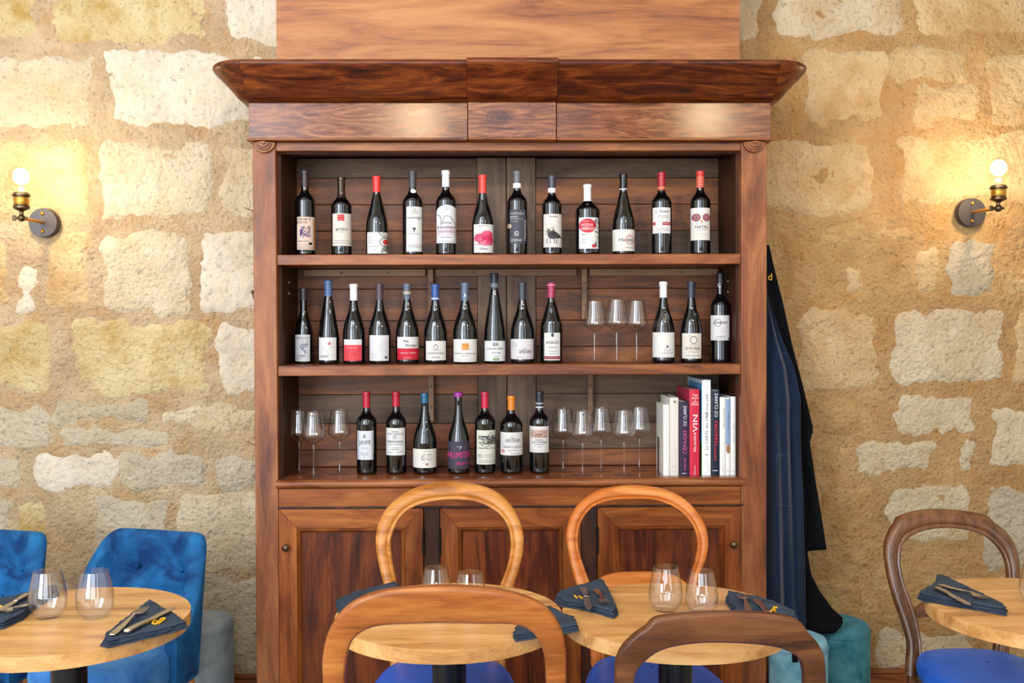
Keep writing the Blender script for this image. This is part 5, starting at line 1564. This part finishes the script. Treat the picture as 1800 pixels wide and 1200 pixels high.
balloon_chair('honey brown chair seen from behind in the foreground, broad curved top rail',
    [(569, 1215), (568, 1180), (568, 1152), (576, 1114), (595, 1080), (626, 1054), (671, 1038), (731, 1031), (778, 1029), (842, 1032), (905, 1042), (956, 1064), (984, 1099), (994, 1137), (995, 1180), (995, 1215)],
    [(607, 1215), (607, 1180), (610, 1152), (620, 1124), (639, 1107), (671, 1097), (731, 1094), (778, 1093), (842, 1094), (899, 1095), (930, 1105), (949, 1127), (957, 1156), (959, 1180), (960, 1215)],
    1.84, -0.14, 1, WH_C, 0.46, 0.38, FLAT, thick=0.012, back_thick=0.02, rail=(0.60, 0.65, 0.01, 0.008))
balloon_chair('dark worn walnut chair seen from behind in the foreground, right of centre',
    [(1080, 1215), (1081, 1190), (1082, 1163), (1093, 1137), (1117, 1113), (1137, 1100), (1147, 1088), (1167, 1082), (1217, 1077), (1283, 1075), (1350, 1078), (1383, 1083), (1405, 1092), (1420, 1110), (1437, 1130), (1447, 1153), (1450, 1190), (1450, 1215)],
    [(1113, 1215), (1114, 1195), (1117, 1180), (1133, 1160), (1157, 1143), (1190, 1133), (1233, 1128), (1283, 1128), (1333, 1131), (1373, 1138), (1400, 1153), (1410, 1173), (1412, 1195), (1413, 1215)],
    2.0, -0.12, 1, WH_D, 0.45, 0.33, FLAT, thick=0.012, back_thick=0.02, rail=(0.58, 0.62, 0.01, 0.008))
balloon_chair('dark walnut balloon-back chair against the stone wall at far right',
    [(1592, 1185), (1593, 1160), (1594.5, 1129), (1583, 1087), (1569, 1047), (1558, 1002), (1554, 965), (1560.5, 936.5), (1572, 918), (1577.5, 908), (1609, 898), (1643, 894.6), (1691, 897), (1733, 905), (1742, 914), (1764.6, 931), (1781.6, 953.5), (1790, 982), (1791.5, 1016), (1788, 1050), (1780, 1090), (1773, 1129), (1773, 1160), (1775, 1185)],
    [(1620, 1185), (1620, 1160), (1617, 1115), (1609, 1075), (1594.5, 1041), (1585, 1010), (1582, 979), (1586, 956), (1600, 942), (1626, 931), (1662.5, 927), (1705, 932), (1736, 945), (1756, 965), (1767, 987.5), (1770, 1016), (1766, 1050), (1756, 1090), (1748, 1126), (1746, 1160), (1746, 1185)],
    3.30, 0.36, -1, WH_E, 0.47, 0.42, MOULD, rail=(0.515, 0.575, 0.006, 0.010), seat_z=0.425)

# ================================================================== BLUE VELVET CHAIRS
VEL = velvet('blue_velvet', (4, 46, 92), (28, 98, 152), 9.0)
VELS = velvet('blue_velvet_seat_sheen', (40, 96, 164), (84, 138, 194), 7.0)  # seat velvet lightened: its sheen is put into the colour
def velvet_chair(loc, rz, label):
    t = thing('velvet_chair', label, 'chair', loc, rz)
    nphi, rings = 44, []
    zb = 0.36
    btn = []
    def shell(phi, z, ins):
        rx, ry = 0.235 - ins, 0.20 - ins
        s_ = math.copysign(abs(math.sin(phi)) ** 0.85, math.sin(phi))
        c = math.copysign(abs(math.cos(phi)) ** 0.85, math.cos(phi))
        rec = 0.16 * (z - zb)
        k = 1 + 0.12 * (z - zb)
        return (rx * s_ * k, ry * c + rec * max(0.0, math.cos(phi)) , z)
    for i in range(nphi + 1):
        phi = R_(-100 + 200 * i / nphi)
        a = abs(math.degrees(phi))
        top = 0.785 - 0.006 * math.cos(phi * 3)
        if a > 42:
            u = min(1, (a - 42) / 58)
            top = 0.785 - 0.265 * (u * u * (3 - 2 * u))
        ring_ = []
        T = 0.052
        for q in range(8):
            ring_.append(shell(phi, zb + (top - 0.02 - zb) * q / 7, 0.0))
        for q in range(1, 6):
            w = math.pi * q / 6
            p0 = shell(phi, top - 0.02 + 0.022 * math.sin(w), T * (1 - math.cos(w)) / 2)
            ring_.append(p0)
        for q in range(16):
            z = top - 0.02 + (zb - top + 0.02) * q / 15
            ins = T
            for bp_, bz in ((-22, 0.665), (22, 0.665), (-44, 0.56), (0, 0.56), (44, 0.56)):
                dd = ((math.degrees(phi) - bp_) * 0.0035) ** 2 + (z - bz) ** 2
                ins -= 0.020 * math.exp(-dd / 0.0010)
            ring_.append(shell(phi, z, ins))
        rings.append(ring_)
    MB().loft(rings, caps=True).build('shell', VEL, t, smooth=60)
    for bp_, bz in ((-22, 0.665), (22, 0.665), (-44, 0.56), (0, 0.56), (44, 0.56)):
        p_ = shell(R_(bp_), bz, 0.041)
        MB().sphere(p_, 0.0125, 10).build('button', VEL, t, smooth=60)
    rings = []
    for k_, z in ((0.90, 0.36), (0.98, 0.375), (1.0, 0.42), (0.98, 0.452), (0.92, 0.466), (0.7, 0.474), (0.4, 0.478), (0.02, 0.48)):
        ring_ = []
        for a in range(40):
            th = 2 * math.pi * a / 40
            c, s_ = math.cos(th), math.sin(th)
            ring_.append((0.205 * k_ * math.copysign(abs(c) ** 0.7, c), -0.06 + 0.215 * k_ * math.copysign(abs(s_) ** 0.7, s_), z))
        rings.append(ring_)
    mm = MB().loft(rings)
    mm.f.append(tuple(range(40)))
    mm.build('seat_cushion', VELS, t, smooth=60)
    MB().lathe([(0.0001, 0.33), (0.17, 0.33), (0.19, 0.359), (0.0001, 0.359)], 32).build('under_frame', BLACKM, t, smooth=40)
    for sx in (-1, 1):
        for sy in (-1, 1):
            MB().tube([(sx * 0.14, sy * 0.14, 0.34), (sx * 0.20, sy * 0.20, 0.0)], [0.018, 0.009], 12).build('leg', WH_A, t, smooth=40)
c1 = at_y((214, 1100), 3.13)
velvet_chair((c1.x, 3.13, 0), R_(-17), 'blue velvet button-back chair behind the left table, nearer the cabinet')
c2 = at_y((-76, 1100), 3.15)
velvet_chair((c2.x, 3.15, 0), R_(-14), 'blue velvet button-back chair cut by the left edge of the picture')

# ================================================================== POUFS
def pouf(px, Y, r, h, mat, label):
    c = at_y((px, 1100), Y)
    t = thing('pouf', label, 'pouf', (c.x, Y, 0))
    bp_ = [(0.0001, 0.0), (r * 0.96, 0.0), (r * 0.99, 0.01), (r, 0.05), (r, h - 0.05), (r * 0.995, h - 0.032)]
    MB().lathe(bp_, 40).build('drum', mat, t, smooth=50)
    MB().lathe([(r * 0.995 + 0.0025, h - 0.0345), (r * 1.0 + 0.0035, h - 0.031), (r * 0.995 + 0.0025, h - 0.0275)], 40).build('piping', mat, t, smooth=50)
    MB().lathe([(r * 0.995, h - 0.031), (r * 0.985, h - 0.018), (r * 0.93, h - 0.004), (r * 0.75, h + 0.004), (r * 0.4, h + 0.008), (0.0001, h + 0.009)], 40).build('cushion_top', mat, t, smooth=60)
PT1 = velvet('teal_velvet', (34, 92, 108), (82, 140, 152), 9.0)
PT2 = velvet('pale_teal_velvet', (84, 140, 164), (138, 184, 200), 9.0)
PT3 = velvet('grey_velvet', (112, 128, 138), (150, 162, 170), 9.0)
pouf(1470, 3.665, 0.122, 0.355, PT1, 'teal velvet pouf by the stone wall under the aprons')
pouf(1403, 3.40, 0.100, 0.385, PT2, 'pale teal velvet pouf beside the cabinet post, behind the dark chair')
pouf(352, 3.62, 0.12, 0.40, PT3, 'grey velvet pouf tucked between blue velvet chair and stone wall')

# ================================================================== APRONS
DENIM = plain('navy_denim', (13, 29, 52), 0.85, 0.0, 0.15, sheen=0.2, bump=0.3, bscale=700, var=0.22, vscale=12)
BLACKC = plain('black_cotton', (9, 10, 14), 0.85, 0.0, 0.12, bump=0.3, bscale=600, var=0.3, vscale=10)
def interp(tab, v):
    for (a, b), (c, d) in zip(tab, tab[1:]):
        if a <= v <= c:
            return b + (d - b) * (v - a) / (c - a)
    return tab[0][1] if v < tab[0][0] else tab[-1][1]
def cloth(name, right, y0, y1, Y, amp, freq, mat, label, seed, left_x=XR + 0.006, bottom=None, pockets=()):
    """a hanging cloth: right = table of (row, right edge) in photograph pixels; it hangs from the flank of the cabinet"""
    rows, cols = 60, 40
    def pos(u0, w, off=0.0):
        py = y0 + (y1 - y0) * u0
        if bottom:
            py = y0 + (bottom[0] + (bottom[1] - bottom[0]) * w - y0) * u0
        xr = at_y((interp(right, py), py), Y).x
        z = at_y((1400, py), Y).z
        x = left_x + (max(xr, left_x + 0.004) - left_x) * w
        g = min(1.0, 0.1 + u0 * 1.6)
        fold = amp * g * (math.sin(freq * w * 6.28 + seed + 1.6 * u0) + 0.45 * math.sin(freq * 2.3 * w * 6.28 + 2 * seed - 3.0 * u0))
        fold += amp * 0.35 * g * noise.noise(Vector((x * 14, z * 5, seed)))
        return (x, Y + fold + off, z)
    def patch(ua, ub, wa, wb, nu, nw, off):
        v, f = [], []
        for j in range(nu + 1):
            for i in range(nw + 1):
                v.append(pos(ua + (ub - ua) * j / nu, wa + (wb - wa) * i / nw, off))
        for j in range(nu):
            for i in range(nw):
                a = j * (nw + 1) + i
                f.append((a, a + 1, a + nw + 2, a + nw + 1))
        return MB().add(v, f)
    top = at_y((1350, y0), Y)
    org = (left_x, Y, top.z)
    t = thing(name, label, 'apron', org)
    patch(0, 1, 0, 1, rows, cols, 0).build('cloth', mat, t, org=org, smooth=180, solid=0.003)
    for ua, ub, wa, wb in pockets:
        po = patch(ua, ub, wa, wb, 14, 12, -0.0035).build('pocket', mat, t, org=org, smooth=180, solid=0.003)
        patch(ua, ua + 0.022, wa, wb, 2, 12, -0.006).build('pocket_hem', mat, po, org=org, smooth=180, solid=0.002)
    return t, org
tA, oA = cloth('apron', [(436, 1342), (495, 1343), (520, 1350), (560, 1363), (600, 1377), (650, 1398), (700, 1407), (760, 1406), (900, 1411), (1000, 1413), (1130, 1416)], 436, 1104, 3.478, 0.026, 1.15, DENIM, 'navy denim apron hanging on the right flank of the cabinet', 1.0,
               pockets=((0.28, 0.42, 0.30, 0.62), (0.54, 0.68, 0.30, 0.66)))
tB, oB = cloth('apron', [(430, 1352), (470, 1361), (530, 1376), (600, 1391), (680, 1411), (755, 1429), (775, 1422), (840, 1431), (900, 1441), (965, 1451)], 430, 970, 3.575, 0.010, 1.1, BLACKC, 'black apron with yellow embroidered letter hanging behind the denim apron', 2.2, bottom=(985, 964))
tC, oC = cloth('apron', [(560, 1366), (650, 1392), (720, 1406), (900, 1416), (975, 1419), (1010, 1425), (1040, 1441), (1070, 1463), (1086, 1481), (1100, 1479), (1114, 1462), (1128, 1432)], 560, 1122, 3.535, 0.006, 1.0, BLACKC, 'long black apron whose hem flares over the teal pouf', 3.1, bottom=(1126, 1112))
for x0, x1 in ((1392, 1402), (1410, 1424)):
    a, b = at_y((x0, 1163), 3.295), at_y((x1, 1108), 3.295)
    MB().box(a.x, b.x, 3.290, 3.293, a.z, 0.402).box(a.x, b.x, 3.290, 3.47, 0.402, 0.405).build('strap', BLACKC, tA, org=oA)
vs_, fs_ = text_mesh('d')
dp = at_y((1353.5, 486), 3.558)
MB().add([(dp.x + a * 0.026, 3.558, dp.z + (b - 0.5) * 0.026) for a, b in vs_], fs_).build('embroidered_letter', YEL, tB, org=oB)
# hook that carries them
hk2 = thing('apron_hook', 'small bronze hook on the right flank of the cabinet carrying the aprons', 'hook', (XR, 3.53, 1.78))
MB().box(0.0, 0.004, -0.012, 0.012, -0.03, 0.03).build('back_plate', KNOB, hk2, bevel=0.001)
MB().tube(catmull([(0.003, 0, -0.012), (0.018, 0, -0.014), (0.026, 0, 0.0), (0.026, 0, 0.014)], 5), 0.003, 8).build('hook_arm', KNOB, hk2, smooth=60)

# ================================================================== PENDANT LAMPS over the tables (they mirror in the frieze)
PEND_ON = emit_mat('pendant_bulb', (1.0, 0.76, 0.44), 330.0)
for k, px in enumerate((735, 1240)):
    fp = at_y((px, 207), F - 0.022)
    u = 1 + 1.9 / 3.4
    c = Vector((fp.x * u, F - 1.9, CAMZ + (fp.z - CAMZ) * u))
    t = thing('pendant_lamp', ('bare-bulb pendant lamp hanging above the honey chair table', 'bare-bulb pendant lamp hanging above the right-centre table')[k], 'lamp', (c.x, c.y, RH - 0.001))
    org = (c.x, c.y, RH - 0.001)
    MB().lathe([(0.0001, -0.03), (0.05, -0.03), (0.055, 0.0), (0.0001, 0.0)], 24).build('ceiling_rose', BLACKM, t, smooth=40)
    MB().tube([(c.x, c.y, RH - 0.031), (c.x, c.y, c.z + 0.13)], 0.003, 8).build('cord', BLACKM, t, org=org)
    MB().lathe([(0.0001, 0.13), (0.012, 0.13), (0.022, 0.10), (0.022, 0.055), (0.0001, 0.055)], 20, tuple(c)).build('socket', BRASS_D, t, org=org, smooth=40)
    MB().sphere(tuple(c), 0.052, 14).build('bulb', PEND_ON, t, org=org, smooth=180)
